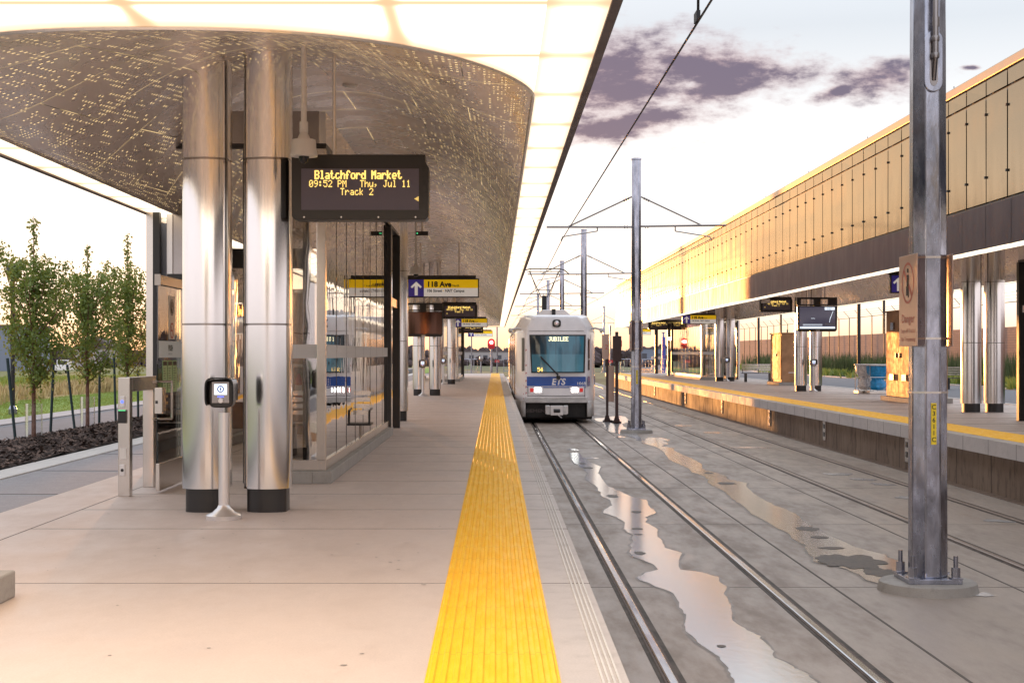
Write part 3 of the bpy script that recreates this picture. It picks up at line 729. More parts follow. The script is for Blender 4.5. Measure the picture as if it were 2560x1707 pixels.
# open glass door
t = thing('glass_door', 'open frameless glass door marked PUSH left of the nearest columns', 'door', (-3.36, 15.25, 0))
DX, DY0, DY1 = -3.385, 14.25, 15.30
MB().box(DX-.006, DX+.006, DY0, DY1, .30, 2.10).build('glass', doorg_m, t)
MB().box(DX-.02, DX+.02, DY0, DY1, .025, .30).build('kick_rail', steel2_m, t, bevel=.004)
MB().box(DX-.022, DX+.035, DY0-.02, DY1+.3, 2.09, 2.19).build('top_rail', steeld_m, t, bevel=.005)
MB().box(DX-.024, DX+.036, DY0-.03, DY0-.018, 2.085, 2.195).build('rail_cap', white_m, t)
b = MB(); b.path([(DX-.06, DY0+.04, 1.12), (DX+.11, DY0+.10, 1.12), (DX+.115, DY0+.12, 1.12), (DX+.115, DY0+.12, .745), (DX-.06, DY0+.04, .745)], .013, 8); b.build('pull_handle', steel2_m, t, smooth=True)
b = MB().box(DX-.03, DX+.05, DY0-.01, DY0+.14, .80, 1.06); lk = b.build('lock_case', steel2_m, t, bevel=.004)
MB().box(DX-.02, DX+.005, DY0-.014, DY0-.010, .90, .93).build('bolt', black_m, lk)
b = MB().box(DX+.0065, DX+.0085, DY0+.02, DY1, 1.36, 1.53); b.build('frosted_band', sillw_m, t)
b = MB(); text_into(b, 'PUSH', DX+.012, 1.43, DY0+.42, .085, face='+x', bold=.03); text_into(b, 'EMERGENCY EXIT', DX+.012, 1.39, DY0+.42, .022, face='+x'); b.build('lettering', ink_m, t, fix=False)
for k in range(3):
    a = DY0+.18+k*.22; p = MB().box(DX+.0085, DX+.0105, a, a+.19, 1.00, 1.33).build('poster', poster_m, t)
    b = MB().box(DX+.0107, DX+.0113, a+.01, a+.18, 1.28, 1.32)
    for j in range(9): b.box(DX+.0107, DX+.0113, a+.03, a+.10+.06*random.random(), 1.245-j*.025, 1.251-j*.025)
    b.build('print', ink_m, p)
def disc_sign(parent, x, y, z, r, kind):
    b = MB(); n = 28
    b.add([(x, y+r*math.cos(2*PI*i/n), z+r*math.sin(2*PI*i/n)) for i in range(n)], [tuple(range(n))]); o = b.build('round_sticker', (ink_m if kind == 'w' else white_m), parent, fix=False)
    b = MB(); x2 = x+.001; r0, r1 = (r*.80, r*.88) if kind == 'w' else (r*.78, r*.98)
    for i in range(n):
        a, c = 2*PI*i/n, 2*PI*(i+1)/n
        b.add([(x2, y+r0*math.cos(a), z+r0*math.sin(a)), (x2, y+r1*math.cos(a), z+r1*math.sin(a)), (x2, y+r1*math.cos(c), z+r1*math.sin(c)), (x2, y+r0*math.cos(c), z+r0*math.sin(c))], [(0, 1, 2, 3)])
    if kind == 'w':
        b.box(x2, x2+.001, y-.012, y+.004, z-.01, z+.05); b.box(x2, x2+.001, y-.01, y+.03, z-.012, z+.0); b.box(x2, x2+.001, y+.02, y+.032, z-.045, z-.0); b.box(x2, x2+.001, y-.012, y+.0, z+.055, z+.075)
        b.build('symbol', white_m, o, fix=False)
    else:
        b.add([(x2, y-r*.7, z+r*.55), (x2, y-r*.55, z+r*.7), (x2, y+r*.7, z-r*.55), (x2, y+r*.55, z-r*.7)], [(0, 1, 2, 3)])
        b.box(x2, x2+.001, y-.05, y+.03, z-.008, z+.008); b.build('symbol', redp_m, o, fix=False)
MB().box(DX+.0085, DX+.0105, DY0+.46, DY0+.72, 1.55, 2.0).build('notice', white_m, t)
disc_sign(t, DX+.012, DY0+.58, 1.88, .085, 'w'); disc_sign(t, DX+.012, DY0+.58, 1.64, .085, 'n')

# door-opener frame
t = thing('door_button_frame', 'stainless goalpost frame with door buttons at the left platform side', 'button post', (-3.64, 14.0, 0))
MB().box(-3.70, -3.585, 13.94, 14.05, 0, 1.165).build('post', steel2_m, t, bevel=.005)
MB().box(-3.70, -3.585, 14.92, 15.03, 0, 1.165-.14).build('post', steel2_m, t, bevel=.005)
MB().box(-3.70, -3.585, 14.051, 15.03, 1.025, 1.165).build('crossbar', steel2_m, t, bevel=.005)
for zz, lit in ((.93, 1), (.26, 0)):
    p = MB().box(-3.68, -3.63, 13.925, 13.94, zz-.055, zz+.055).build('button_plate', alu_m, t, bevel=.004)
    MB().lathe([(.016, 0), (.014, -.008)], (-3.655, 13.924, zz), 14, axis='y').build('button', bluel_m if lit else ink_m, p)
MB().box(-3.695, -3.612, 13.915, 13.94, .72, .85).build('card_reader', black_m, t, bevel=.004)
MB().box(-3.69, -3.62, 13.911, 13.915, .842, .848).build('reader_light', greenl_m, t)
MB().box(-3.68, -3.62, 13.932, 13.94, .37, .48).build('blank_plate', white_m, t)

# concrete plinth at the bottom left edge
tag(MB().box(-4.2, -2.765, 5.5, 8.2, 0, .155).build('concrete_plinth', plinth_m, bevel=.012, loc=(-3.4, 7, 0)), 'low concrete plinth cut by the left edge at the bottom of the photo', 'plinth')

# ------------------------------------------------------------------ validators
def validator(x, y, label, tall=1.18):
    t = thing('ticket_validator', label, 'ticket validator', (x, y, 0), 'card validators on posts')
    MB().lathe([(.15, 0), (.152, .035), (.145, .042), (.10, .06), (.06, .095), (.048, .12)], (x, y, 0), 28).build('base', alu_m, t, smooth=True)
    MB().tube((x, y, .11), (x, y, .90), .046, 20).build('post', alu_m, t, smooth=True)
    b = MB(); o = []
    for i in range(24):
        a = 2*PI*i/24; o.append((x-.01+.105*math.copysign(abs(math.cos(a))**.45, math.cos(a)), 1.065+.12*math.copysign(abs(math.sin(a))**.45, math.sin(a))))
    b.prism(o, y-.09, y+.05, 'y'); h = b.build('head', black_m, t, smooth=True, bevel=.012)
    hood = [(px*1.0, pz) for px, pz in o if pz > 1.0]
    b = MB(); ang = [PI*k/22-.25 for k in range(0, 30)]; sp = lambda v: math.copysign(abs(v)**.45, v)
    band = [(x-.01+.122*sp(math.cos(a)), 1.073+.128*sp(math.sin(a))) for a in ang]+[(x-.01+.110*sp(math.cos(a)), 1.073+.116*sp(math.sin(a))) for a in ang[::-1]]
    nb_ = len(band); nn_ = len(ang); b.v = [(p[0], y-.17, p[1]) for p in band]+[(p[0], y+.04, p[1]) for p in band]
    for q in range(nn_-1):
        m_ = nb_-1-q
        b.f += [(q, q+1, nb_+q+1, nb_+q), (m_, m_-1, nb_+m_-1, nb_+m_), (q, q+1, m_-1, m_), (nb_+q, nb_+q+1, nb_+m_-1, nb_+m_)]
    b.f += [(0, nb_-1, 2*nb_-1, nb_), (nn_-1, nn_, nb_+nn_, nb_+nn_-1)]; b.mi = [0]*len(b.f)
    hd = b.build('hood', blackg_m, h, smooth=True)
    MB().box(x-.085, x+.065, y-.104, y-.091, .985, 1.165).build('bezel', steeld_m, h, bevel=.003)
    sc = MB().box(x-.062, x+.045, y-.108, y-.105, 1.055, 1.145).build('screen', screen_m, h)
    b = MB(); n = 20; cx, cz = x-.008, 1.103
    for i in range(n):
        a, c = 2*PI*i/n, 2*PI*(i+1)/n
        b.add([(cx+.020*math.cos(a), y-.1095, cz+.020*math.sin(a)), (cx+.029*math.cos(a), y-.1095, cz+.029*math.sin(a)), (cx+.029*math.cos(c), y-.1095, cz+.029*math.sin(c)), (cx+.020*math.cos(c), y-.1095, cz+.020*math.sin(c))], [(0, 1, 2, 3)])
    b.add([(cx-.012, y-.1096, cz), (cx, y-.1096, cz-.014), (cx+.012, y-.1096, cz)], [(0, 1, 2)]).add([(cx-.004, y-.1096, cz), (cx+.004, y-.1096, cz), (cx+.004, y-.1096, cz+.014), (cx-.004, y-.1096, cz+.014)], [(0, 1, 2, 3)])
    b.build('icon', bluep_m, sc, fix=False)
    MB().box(x-.035, x+.02, y-.108, y-.105, 1.035, 1.043).build('status_light', bluel_m, h)
    MB().lathe([(.024, 0), (.02, -.004)], (x-.008, y-.105, 1.008), 16, axis='y').build('reader_button', alu_m, h)
    return t
v0 = validator(-2.30, 12.05, 'silver card validator standing between the two nearest columns, blue-white screen')
for x, y, l in ((-2.39, 46.9, 'card validator between the third pair of left platform columns'), (-2.36, 64.6, 'small far card validator on the left platform past the hanging monitor'), (11.72, 52.4, 'card validator in front of the columns below the lit right monitor'), (11.68, 71.8, 'far card validator between columns right of the right yellow sign')):
    copy_tree(v0, x+2.30, y-12.05, 0, l)

# ------------------------------------------------------------------ hanging displays and signs
def grid_mat():
    m = bpy.data.materials.new('led_matrix'); m.use_nodes = True; n = NT(m.node_tree); b = m.node_tree.nodes['Principled BSDF']
    X, Y, Z = n.sep(n.coord()); l = n.mx(n.m('LESS_THAN', n.m('PINGPONG', X, .004), .0012), n.m('LESS_THAN', n.m('PINGPONG', Z, .004), .0012))
    n.put(b.inputs['Base Color'], n.mix(l, (.19, .165, .22), (.05, .043, .06))); b.inputs['Roughness'].default_value = .5; return m
matrix_m = grid_mat()
def led_display(x0, y, zb, label, track, s=1.0, arrow='r'):
    # x0 left edge, zb bottom
    W, H = 1.20*s, .57*s
    t = thing('departure_display', label, 'display', (x0+W/2, y, zb), 'amber departure displays')
    b = MB(); r = .03*s
    o = [(x0+r, zb), (x0+W-r, zb), (x0+W, zb+r), (x0+W, zb+H*.80), (x0+W-.03*s, zb+H-.06*s), (x0+W-.03*s, zb+H), (x0+.0, zb+H), (x0, zb+r)]
    b.prism(o, y, y+.24*s, 'y'); b.build('housing', black_m, t, bevel=.006)
    MB().box(x0+.085*s, x0+W-.085*s, y-.004, y-.001, zb+.085*s, zb+.445*s).build('led_matrix', matrix_m, t)
    b = MB(); yq = y-.008; cx = x0+W/2-.018*s; p = .0078*s
    dots(b, 'Blatchford Market', cx, zb+.43*s, yq, p*.965, .0110*s, bold=True)
    dots(b, '09:52 PM', x0+.155*s, zb+.345*s, yq, p*.89, .0088*s, center=False); dots(b, 'Thu, Jul 11', x0+.60*s, zb+.345*s, yq, p*.87, .0088*s, center=False)
    dots(b, 'Track '+track, cx-.01*s, zb+.275*s, yq, p*.9, .0088*s)
    if arrow == 'r': ax = x0+W-.125*s
    else: ax = x0+.14*s
    for i in range(5):
        for k in range(-i, i+1): b.box(ax+i*p, ax+(i+.9)*p, yq-.0005, yq, zb+.18*s+k*.6*p, zb+.18*s+(k+.5)*.6*p)
    b.build('lettering', led_m, t, fix=False)
    for k in range(4): MB().lathe([(.009*s, 0), (.007*s, -.004)], (x0+(.11+k*.325)*s, y-.001, zb+.022*s), 10, axis='y').build('screw', alu_m, t)
    for q in ((x0+.36*s),): MB().tube((q, y+.12, zb+H), (q, y+.12, zb+H+.9*s), .016, 10).build('hanger', alu_m, t, smooth=True)
    return t
led_display(-1.785, 12.45, 2.572, 'large amber departure display reading Blatchford Market, Track 2, at the nearest columns', '2')
led_display(-1.82, 48.6, 2.59, 'distant departure display half behind the hanging monitor on the left platform', '2', 1.0, 'l')
led_display(-1.92, 84.0, 2.62, 'tiny departure display just below the second yellow sign on the left platform', '2', 1.0)
led_display(9.95, 53.4, 2.96, 'amber departure display reading Track 1 beside the lit right monitor', '1', 1.0, 'l')
led_display(9.72, 90.3, 2.92, 'far amber departure display right of the slim middle pole on the right platform', '1', 1.12, 'l')
led_display(10.9, 80.3, 3.10, 'far amber departure display showing just left of the right yellow sign', '1', 1.0, 'l')
def way_sign(x0, y, zb, label, W=1.62, H=.50):
    t = thing('wayfinding_sign', label, 'sign', (x0+W/2, y, zb), 'yellow 118 Ave direction signs')
    MB().box(x0, x0+W, y, y+.10, zb, zb+H*.86).box(x0-.03, x0+W-.07, y+.01, y+.09, zb+H*.86, zb+H).build('frame', black_m, t, bevel=.004)
    k = H/.5; h = H*.86; f = .025; xa = x0+f+.01; xs = x0+.235*W
    pb = MB().box(xa, xs, y-.004, y-.001, zb+f, zb+h-f).build('arrow_panel', signb_m, t)
    cx = (xa+xs)/2; b = MB(); ya = y-.006; zc = zb+.05*k
    b.add([(cx-.035, ya, zc), (cx+.035, ya, zc), (cx+.035, ya, zc+.24*k), (cx-.035, ya, zc+.24*k)], [(0, 1, 2, 3)])
    b.add([(cx, ya, zb+.36*k), (cx-.125, ya, zb+.245*k), (cx-.095, ya, zb+.21*k), (cx, ya, zb+.295*k), (cx+.095, ya, zb+.21*k), (cx+.125, ya, zb+.245*k)], [(0, 1, 2, 3), (0, 3, 4, 5)])
    b.build('arrow', signw_m, pb, fix=False)
    MB().box(xs, x0+W-f, y-.004, y-.001, zb+h*.5, zb+h-f).build('yellow_panel', signy_m, t)
    MB().box(xs, x0+W-f, y-.004, y-.001, zb+f, zb+h*.5).build('white_panel', signw_m, t)
    b = MB(); tx = xs+.065
    text_into(b, '118 Ave', tx, zb+.245*k, y-.006, .165*k, width=.53, bold=.045); text_into(b, 'North', tx+.575, zb+.245*k, y-.006, .075*k, width=.15, bold=.02)
    text_into(b, '106 Street', tx, zb+.125*k, y-.006, .088*k, width=.33, bold=.025); text_into(b, 'NAIT Campus', tx+.41, zb+.125*k, y-.006, .088*k, width=.43, bold=.025)
    b.build('lettering', ink_m, t, fix=False)
    MB().lathe([(.012, 0), (.011, -.001)], (tx+.37, y-.005, zb+.155*k), 10, axis='y').build('bullet', signy_m, t)
    for q in (x0+.3, x0+W-.45): MB().tube((q, y+.05, zb+H), (q, y+.05, zb+H+.75), .02, 8).build('hanger', alu_m, t)
    return t
way_sign(-1.99, 32.0, 2.66, 'large hanging 118 Ave sign with white arrow, nearest on the left platform')
way_sign(-2.00, 67.9, 2.66, 'smaller 118 Ave sign, second along the left platform')
way_sign(-1.95, 101.0, 2.60, 'tiny 118 Ave sign on posts at the far end of the left platform', 1.75)
way_sign(8.80, 67.0, 2.80, 'hanging 118 Ave sign over the right platform left of a column pair')
way_sign(9.75, 104.0, 2.78, 'tiny 118 Ave sign at the far end of the right platform')
way_sign(9.02, 32.5, 2.78, '118 Ave sign mostly hidden behind the big grey pole', 1.45)
for (xa, yy_, lb) in ((-1.7, 101.2, 'thin grey post holding the tiny sign at the left platform end'), (10.1, 104.2, 'thin grey post holding the tiny sign at the right platform end')):
    t = thing('sign_post', lb, 'post', (xa, yy_, 0)); MB().tube((xa, yy_, 0), (xa, yy_, 2.62 if xa < 0 else 2.8), .045, 8).build('shaft', galv_m, t); MB().box(xa-.1, xa+.1, yy_-.1, yy_+.1, 0, .03).build('base_plate', galv_m, t)
def monitor(x0, x1, y, zb, zt, label, lit):
    t = thing('hanging_monitor', label, 'monitor', ((x0+x1)/2, y, zb), 'hanging information monitors')
    W = x1-x0; zs = zb+(zt-zb)*.745
    b = MB(); r = .06; o = [(x0+r, zb), (x1-r, zb), (x1-.01, zb+r), (x1, zs), (x0, zs), (x0+.01, zb+r)]
    b.prism(o, y, y+.16, 'y'); b.build('housing', black_m, t, bevel=.01)
    b = MB().box(x0, x1, y+.02, y+.12, zs+.02, zs+.06).box(x0, x1, y+.02, y+.12, zt-.06, zt).box(x0, x0+.12, y+.02, y+.12, zs+.06, zt-.06).box(x1-.3, x1, y+.02, y+.12, zs+.06, zt-.06).box(x0+W*.42, x0+W*.58, y, y+.14, zs, zt); b.build('mount_bracket', black_m, t, bevel=.004)
    if not lit:
        b = MB(); n = 14
        for i in range(n):
            a, c = i/n, (i+1)/n
            f = lambda q: y-.012-.05*(1-(2*q-1)**2)
            b.add([(x0+.03+(W-.06)*a, f(a), zb+.09), (x0+.03+(W-.06)*c, f(c), zb+.09), (x0+.03+(W-.06)*c, f(c), zs-.02), (x0+.03+(W-.06)*a, f(a), zs-.02)], [(0, 1, 2, 3)])
        b.build('dark_screen', pbr('dark_mirror_screen', (.10, .05, .035), .12, .9), t, smooth=True, fix=False)
    else:
        s = MB().box(x0+.07, x1-.07, y-.006, y-.001, zb+.09, zs-.03).build('screen', pbr('dim_screen', (.03, .03, .045), .1, emis=(.12, .11, .17), es=.35), t)
        MB().box(x0+.08, x1-.08, y-.009, y-.007, zb+.10, zb+.16).build('ticker', screen_m, s)
        b = MB().box(x1-.42, x1-.09, y-.009, y-.007, zs-.13, zs-.04); b.build('clock_panel', screen_m, s)
        b = MB(); text_into(b, '9:57', x1-.34, zs-.115, y-.011, .085, bold=.01); text_into(b, 'ETS', x0+.10, zb+.11, y-.011, .04, bold=.01); b.build('lettering', ink_m, s, fix=False)
        b = MB()
        b.add([(x1-.27, y-.009, zb+.30), (x1-.258, y-.009, zb+.30), (x1-.235, y-.009, zb+.42), (x1-.14, y-.009, zs-.17), (x1-.15, y-.009, zs-.165), (x1-.25, y-.009, zb+.43)], [(0, 1, 2, 5), (5, 2, 3, 4)])
        for q in range(2): b.box(x0+.18, x1-.5, y-.009, y-.007, zb+.20+q*.03, zb+.21+q*.03)
        text_into(b, 'METRO', x0+.45, zb+.42, y-.009, .04); b.build('map_lines', screen_m, s, fix=False)
        MB().box(x1-.42, x1-.09, y-.0095, y-.0085, zb+.22, zb+.27).build('map_caption', bluebl_m, s)
    MB().box(x0+W*.46, x0+W*.56, y-.01, y, zb+.02, zb+.045).build('nameplate', alu_m, t)
    for q in (x0+W*.3, x0+W*.7): MB().tube((q, y+.09, zt), (q, y+.09, zt+.5), .025, 8).build('hanger', alu_m, t)
    return t
monitor(-2.98, -1.70, 46.0, 1.95, 3.04, 'dark hanging monitor reflecting orange on the left platform', False)
monitor(9.98, 11.30, 47.0, 2.13, 3.26, 'lit hanging monitor with clock and map above the right platform', True)
def dome_cam(x, y, z, ztop, label, r=.105):
    t = thing('dome_camera', label, 'camera', (x, y, z), 'dome cameras hanging from the ceiling')
    MB().tube((x, y, z+.28), (x, y, ztop), .024, 12).tube((x, y, z+.20), (x, y, z+.29), .036, 14).build('pole', white_m, t, smooth=True)
    MB().lathe([(.03, .20), (.045, .17), (.055, .145), (r*.92, .14), (r*.97, .12), (r*1.0, .05), (r*1.1, .015), (r*1.08, 0)], (x, y, z), 28).build('housing', white_m, t, smooth=True)
    MB().lathe([(r*.42, .0), (r*.40, -.02), (r*.30, -.045), (r*.12, -.06), (.002, -.062)], (x, y, z), 20).build('lens', blackg_m, t, smooth=True)
    return t
dome_cam(-1.61, 11.95, 3.055, 4.10, 'white dome camera on a pole above the nearest departure display')
dome_cam(-1.62, 29.0, 3.02, 4.45, 'white dome camera above the nearest 118 Ave sign', .12)
dome_cam(-1.9, 47.5, 2.98, 4.45, 'small white dome camera by the second departure display', .12)
dome_cam(10.0, 52.6, 3.27, 4.2, 'small white dome camera at the top corner of the lit right monitor', .16)
dome_cam(11.35, 89.0, 3.25, 4.0, 'far white dome camera at the end of the right platform display', .16)
t = thing('ceiling_speaker', 'round white speaker flush in the smooth part of the ceiling', 'speaker', (-1.62, 15.8, 4.3))
zz = vz(-1.62, 15.8); MB().lathe([(.075, .03), (.08, -.01), (.055, -.022)], (-1.62, 15.8, zz-.01), 24).build('rim', white_m, t, smooth=True); MB().lathe([(.05, 0), (.045, -.004)], (-1.62, 15.8, zz-.031), 20).build('grille', alu_m, t)
for x, y, l in ((-1.42, 27.5, 'thin conduit rod with a green-lit sensor left of the display bottom'),):
    t = thing('sensor_rod', l, 'sensor', (x, y, 3.3)); MB().tube((x, y, 3.72), (x, y, 4.5), .02, 8).build('rod', alu_m, t)
    MB().box(x-.12, x+.12, y-.05, y+.05, 3.68, 3.76).build('sensor_head', black_m, t, bevel=.01); MB().box(x-.10, x-.08, y-.055, y-.05, 3.71, 3.73).build('status_light', greenl_m, t)

# ------------------------------------------------------------------ catenary poles
def octo(x, y, w):
    r = w/2/math.cos(PI/8); return [(x+r*math.cos(PI/8+i*PI/4), y+r*math.sin(PI/8+i*PI/4)) for i in range(8)]
def cpole(x, y, w, top, label, near=False, arm=True):
    t = thing('catenary_pole', label, 'overhead line pole', (x, y, BED), 'galvanised poles between the tracks')
    b = MB(); n = 8; o0 = octo(x, y, w); o1 = octo(x, y, w*.86)
    b.add([(p[0], p[1], BED+.14) for p in o0]+[(p[0], p[1], top) for p in o1], [(i, (i+1) % 8, 8+(i+1) % 8, 8+i) for i in range(8)]+[tuple(range(8))[::-1], tuple(range(8, 16))]); b.build('shaft', galv_m, t, bevel=.012, smooth=True)
    MB().prism(octo(x, y, w*.95), top, top+.05, 'z').build('cap', galv_m, t)
    MB().lathe([(.475, 0), (.47, .02), (.455, .085), (.44, .095)], (x, y, BED), 40).build('footing', plinth_m, t, smooth=True)
    MB().box(x-.255, x+.255, y-.255, y+.255, BED+.095, BED+.143).build('base_plate', galv_m, t, bevel=.004)
    for sx in (-1, 1):
        for sy in (-1, 1):
            bb = MB().box(x+sx*.205-.055, x+sx*.205+.055, y+sy*.205-.055, y+sy*.205+.055, BED+.144, BED+.155).tube((x+sx*.205, y+sy*.205, BED+.155), (x+sx*.205, y+sy*.205, BED+.25), .042, 6).tube((x+sx*.205, y+sy*.205, BED+.25), (x+sx*.205, y+sy*.205, BED+.36), .022, 10)
            bb.build('anchor_bolt', galv_m, t)
    sf = y-w/2
    # warning plates on both sides, bands and number label
    for sx, wd, nm in ((-1, .60, 1), (1, .34, 0)):
        xx = x+sx*(w/2+.015)
        p = MB().box(xx-.004, xx+.004, y-wd/2, y+wd/2, 1.47, 2.35).build('warning_plate', nosign_m, t, bevel=.003)
        if nm:
            b = MB(); n = 32; xq = xx-.0055; cy, cz, r0, r1 = y, 2.08, .175, .20
            for i in range(n):
                a, c = 2*PI*i/n, 2*PI*(i+1)/n
                b.add([(xq, cy+r0*math.cos(a), cz+r0*math.sin(a)), (xq, cy+r1*math.cos(a), cz+r1*math.sin(a)), (xq, cy+r1*math.cos(c), cz+r1*math.sin(c)), (xq, cy+r0*math.cos(c), cz+r0*math.sin(c))], [(0, 1, 2, 3)])
            b.add([(xq, cy+.15, cz+.11), (xq, cy+.12, cz+.14), (xq, cy-.15, cz-.11), (xq, cy-.12, cz-.14)], [(0, 1, 2, 3)])
            text_into(b, 'Danger', xq, 1.70, cy+.21, .115, face='-x', width=.42, bold=.01); text_into(b, 'Stay off Tracks', xq, 1.60, cy+.23, .06, face='-x', width=.46)
            text_into(b, 'No Trespassing', xq, 1.52, cy+.23, .06, face='-x', width=.46); b.build('printing', redink_m, p, fix=False)
            b = MB().box(xq-.001, xq, cy-.02, cy+.02, cz+.10, cz+.14).box(xq-.001, xq, cy-.03, cy+.03, cz-.03, cz+.08).box(xq-.001, xq, cy-.03, cy-.005, cz-.14, cz-.03).box(xq-.001, xq, cy+.01, cy+.05, cz-.12, cz-.03); b.build('figure', ink_m, p, fix=False)
    for zz in (1.535, 2.31, 1.02):
        MB().prism(octo(x, y, w+.006), zz, zz+.02, 'z').build('band', steel2_m, t)
    l = MB().box(x-.02, x+.03, sf-.004, sf-.001, .535, .93).build('number_label', label_m, t)
    b = MB()
    for i, ch in enumerate('C3611C'): text_into(b, ch, x+.005, .872-i*.062, sf-.006, .062, align='CENTER', bold=.01)
    b.build('numerals', ink_m, l, fix=False)
    if near:
        b = MB(); o = []
        for i in range(17): a = PI*i/16; o.append((x+.0+.088*math.cos(a), 4.38+.088*math.sin(a)))
        for i in range(17): a = PI+PI*i/16; o.append((x+.088*math.cos(a), 3.98+.088*math.sin(a)))
        wf = sf+.012
        cp = b.prism(o, wf-.03, wf, 'y').build('cable_plate', galv_m, t, bevel=.006)
        o2 = [(x+(p[0]-x)*.45, 4.18+(p[1]-4.18)*.82) for p in o]; MB().prism(o2, wf-.034, wf-.030, 'y').build('slot', steeld_m, cp)
        b = MB().tube((x, wf-.02, 4.0), (x+.005, wf-.07, 4.25), .025, 12).tube((x+.005, wf-.07, 4.25), (x+.01, wf-.06, 5.2), .028, 12).lathe([(.036, 0), (.038, .03), (.036, .05)], (x+.005, wf-.065, 4.2), 14).lathe([(.036, 0), (.038, .03), (.036, .05)], (x+.006, wf-.065, 4.36), 14).lathe([(.034, 0), (.034, .09)], (x+.008, wf-.062, 4.5), 14)
        b.build('cable_riser', steeld_m, t, smooth=True)
    if arm:
        za = 5.04; a = MB().tube((x-2.58, y, za), (x-w*.4, y, za), .032, 10).tube((x+w*.4, y, za+.02), (x+2.58, y, za+.05), .032, 10).tube((x-.13, y, za+.87), (x-1.98, y, za+.0), .024, 8).tube((x+.13, y, za+.87), (x+1.9, y, za+.04), .024, 8)
        for q in (-.25, -.32, .25, .32): a.tube((x+q, y, za), (x+q*1.08, y, za), .05, 10)
        for q in (.22, .28, .34):
            a.tube((x-q, y, za+.87-(q-.13)*.47), (x-q-.03, y, za+.87-(q-.10)*.47), .045, 10); a.tube((x+q, y, za+.87-(q-.13)*.47), (x+q+.03, y, za+.87-(q-.10)*.47), .045, 10)
        ar = a.build('cross_arm', steeld_m, t, smooth=True)
        for s in (-1, 1):
            b = MB().path([(x+s*1.12, y, za), (x+s*1.12, y, za-.12), (x+s*2.12, y, za-.28)], .018, 8).tube((x+s*2.12, y, za-.28), (x+s*2.17, y, za-.40), .012, 6); b.build('steady_arm', steeld_m, ar)
    return t
PY = [13.72, 40.9, 65.2, 86.6, 109.5, 135.5]
lb = ['big galvanised pole in the right foreground with C3611C label', 'tall grey pole just right of the train', 'grey pole rising behind the train roof, first to the left of the tall one', 'grey pole rising behind the train, between the first and the third behind it', 'slim far grey pole behind the pantograph', 'farthest slim grey pole left of the pantograph']
for i, yq in enumerate(PY): cpole(4.17 if i == 0 else 4.05, yq, .345 if i == 0 else .30, [7.4, 6.96, 7.05, 7.0, 7.0, 7.0][i], lb[i], i == 0, i > 0)
cpole(12.9, 169, .30, 7.0, 'far grey pole seen left of the right canopy end', False, True)
b = MB().path([(2.08, -5, 4.82), (2.08, 13.72, 4.8), (1.95, 40.9, 4.74), (2.1, 65.2, 4.74), (1.95, 86.6, 4.74), (2.05, 109.5, 4.74), (2.0, 135.5, 4.74), (2.0, 180, 4.7)], .013, 6)
tag(b.build('overhead_wire', pole_m, loc=(2, 0, 4.8)), 'black overhead wire running above the train track to the upper edge', 'wire')
b = MB().tube((2.08, 14.6, 4.82), (2.06, 14.45, 4.99), .014, 8).tube((2.06, 14.45, 4.99), (1.99, 13.9, 5.0), .012, 6).path([(1.99, 13.9, 5.0), (1.96, 9, 5.6), (1.96, 0, 6.5)], .007, 6).box(2.05, 2.09, 14.5, 14.7, 4.80, 4.90)
tag(b.build('wire_clamp', pole_m, loc=(2.08, 14.5, 4.82)), 'small clamp and feeder joined to the overhead wire near the top edge', 'clamp')
b = MB().path([(6.3, 40.9, 4.74), (6.1, 65.2, 4.74), (6.3, 86.6, 4.74), (6.2, 109.5, 4.74), (6.3, 135.5, 4.74)], .012, 6)
tag(b.build('overhead_wire', pole_m, loc=(6.3, 41, 4.74)), 'thin overhead wire above the empty right-hand track', 'wire')

# ------------------------------------------------------------------ train
TX, TY = 1.99, 46.5
tr = thing('light_rail_train', 'white light rail train with blue band and lit headlights at the left platform', 'train', (TX, TY, BED))
def T(z): return BED+z
def section(hw, zt, zb=.72, ztop_hw=None):
    th = ztop_hw or hw*.82
    return [(-hw, zb), (-hw, 2.95), (-hw*.985, 3.15), (-th, zt-.06), (-th*.85, zt), (th*.85, zt), (th, zt-.06), (hw*.985, 3.15), (hw, 2.95), (hw, zb)]
stns = [(0, .95, 3.46), (.03, .985, 3.50), (.35, 1.13, 3.54), (.75, 1.27, 3.57), (1.1, 1.325, 3.58), (24.3, 1.325, 3.58)]
b = MB()
for dy, hw, zt in stns: b.v += [(TX+p[0], TY+dy, T(p[1])) for p in section(hw, zt)]
n = 10
for j in range(len(stns)-1):
    for i in range(n): b.f.append((j*n+i, j*n+(i+1) % n, (j+1)*n+(i+1) % n, (j+1)*n+i)); b.mi.append(0)
b.f += [tuple(range(n))[::-1], tuple(range((len(stns)-1)*n, len(stns)*n))]; b.mi += [0, 0]
body = b.build('body', whitep_m, tr, smooth=True, bevel=.03)
fy = TY-.012
# lower valance with rounded corner skirts
for s in (-1, 1):
    b = MB()
    pts = [(TX+s*1.0, TY+.0), (TX+s*1.17, TY+.35), (TX+s*1.29, TY+.8), (TX+s*1.325, TY+1.3), (TX+s*1.325, TY+2.2)]
    for a, c in zip(pts, pts[1:]):
        z0a = .30+.0*(a[1]-TY); b.add([(a[0], a[1], T(.22)), (c[0], c[1], T(.22)), (c[0], c[1], T(.74)), (a[0], a[1], T(.74))], [(0, 1, 2, 3)])
    sk_o = b.build('corner_skirt', trains_m, tr, smooth=True); so_ = sk_o.modifiers.new('thick', 'SOLIDIFY'); so_.thickness = .06
b = MB().box(TX-1.02, TX+1.02, fy-.05, TY+.3, T(.68), T(.86))
for k in range(3): b.box(TX-1.03, TX+1.03, fy-.06, fy-.05, T(.70+k*.05), T(.725+k*.05))
b.build('bumper', trains_m, tr, bevel=.012)
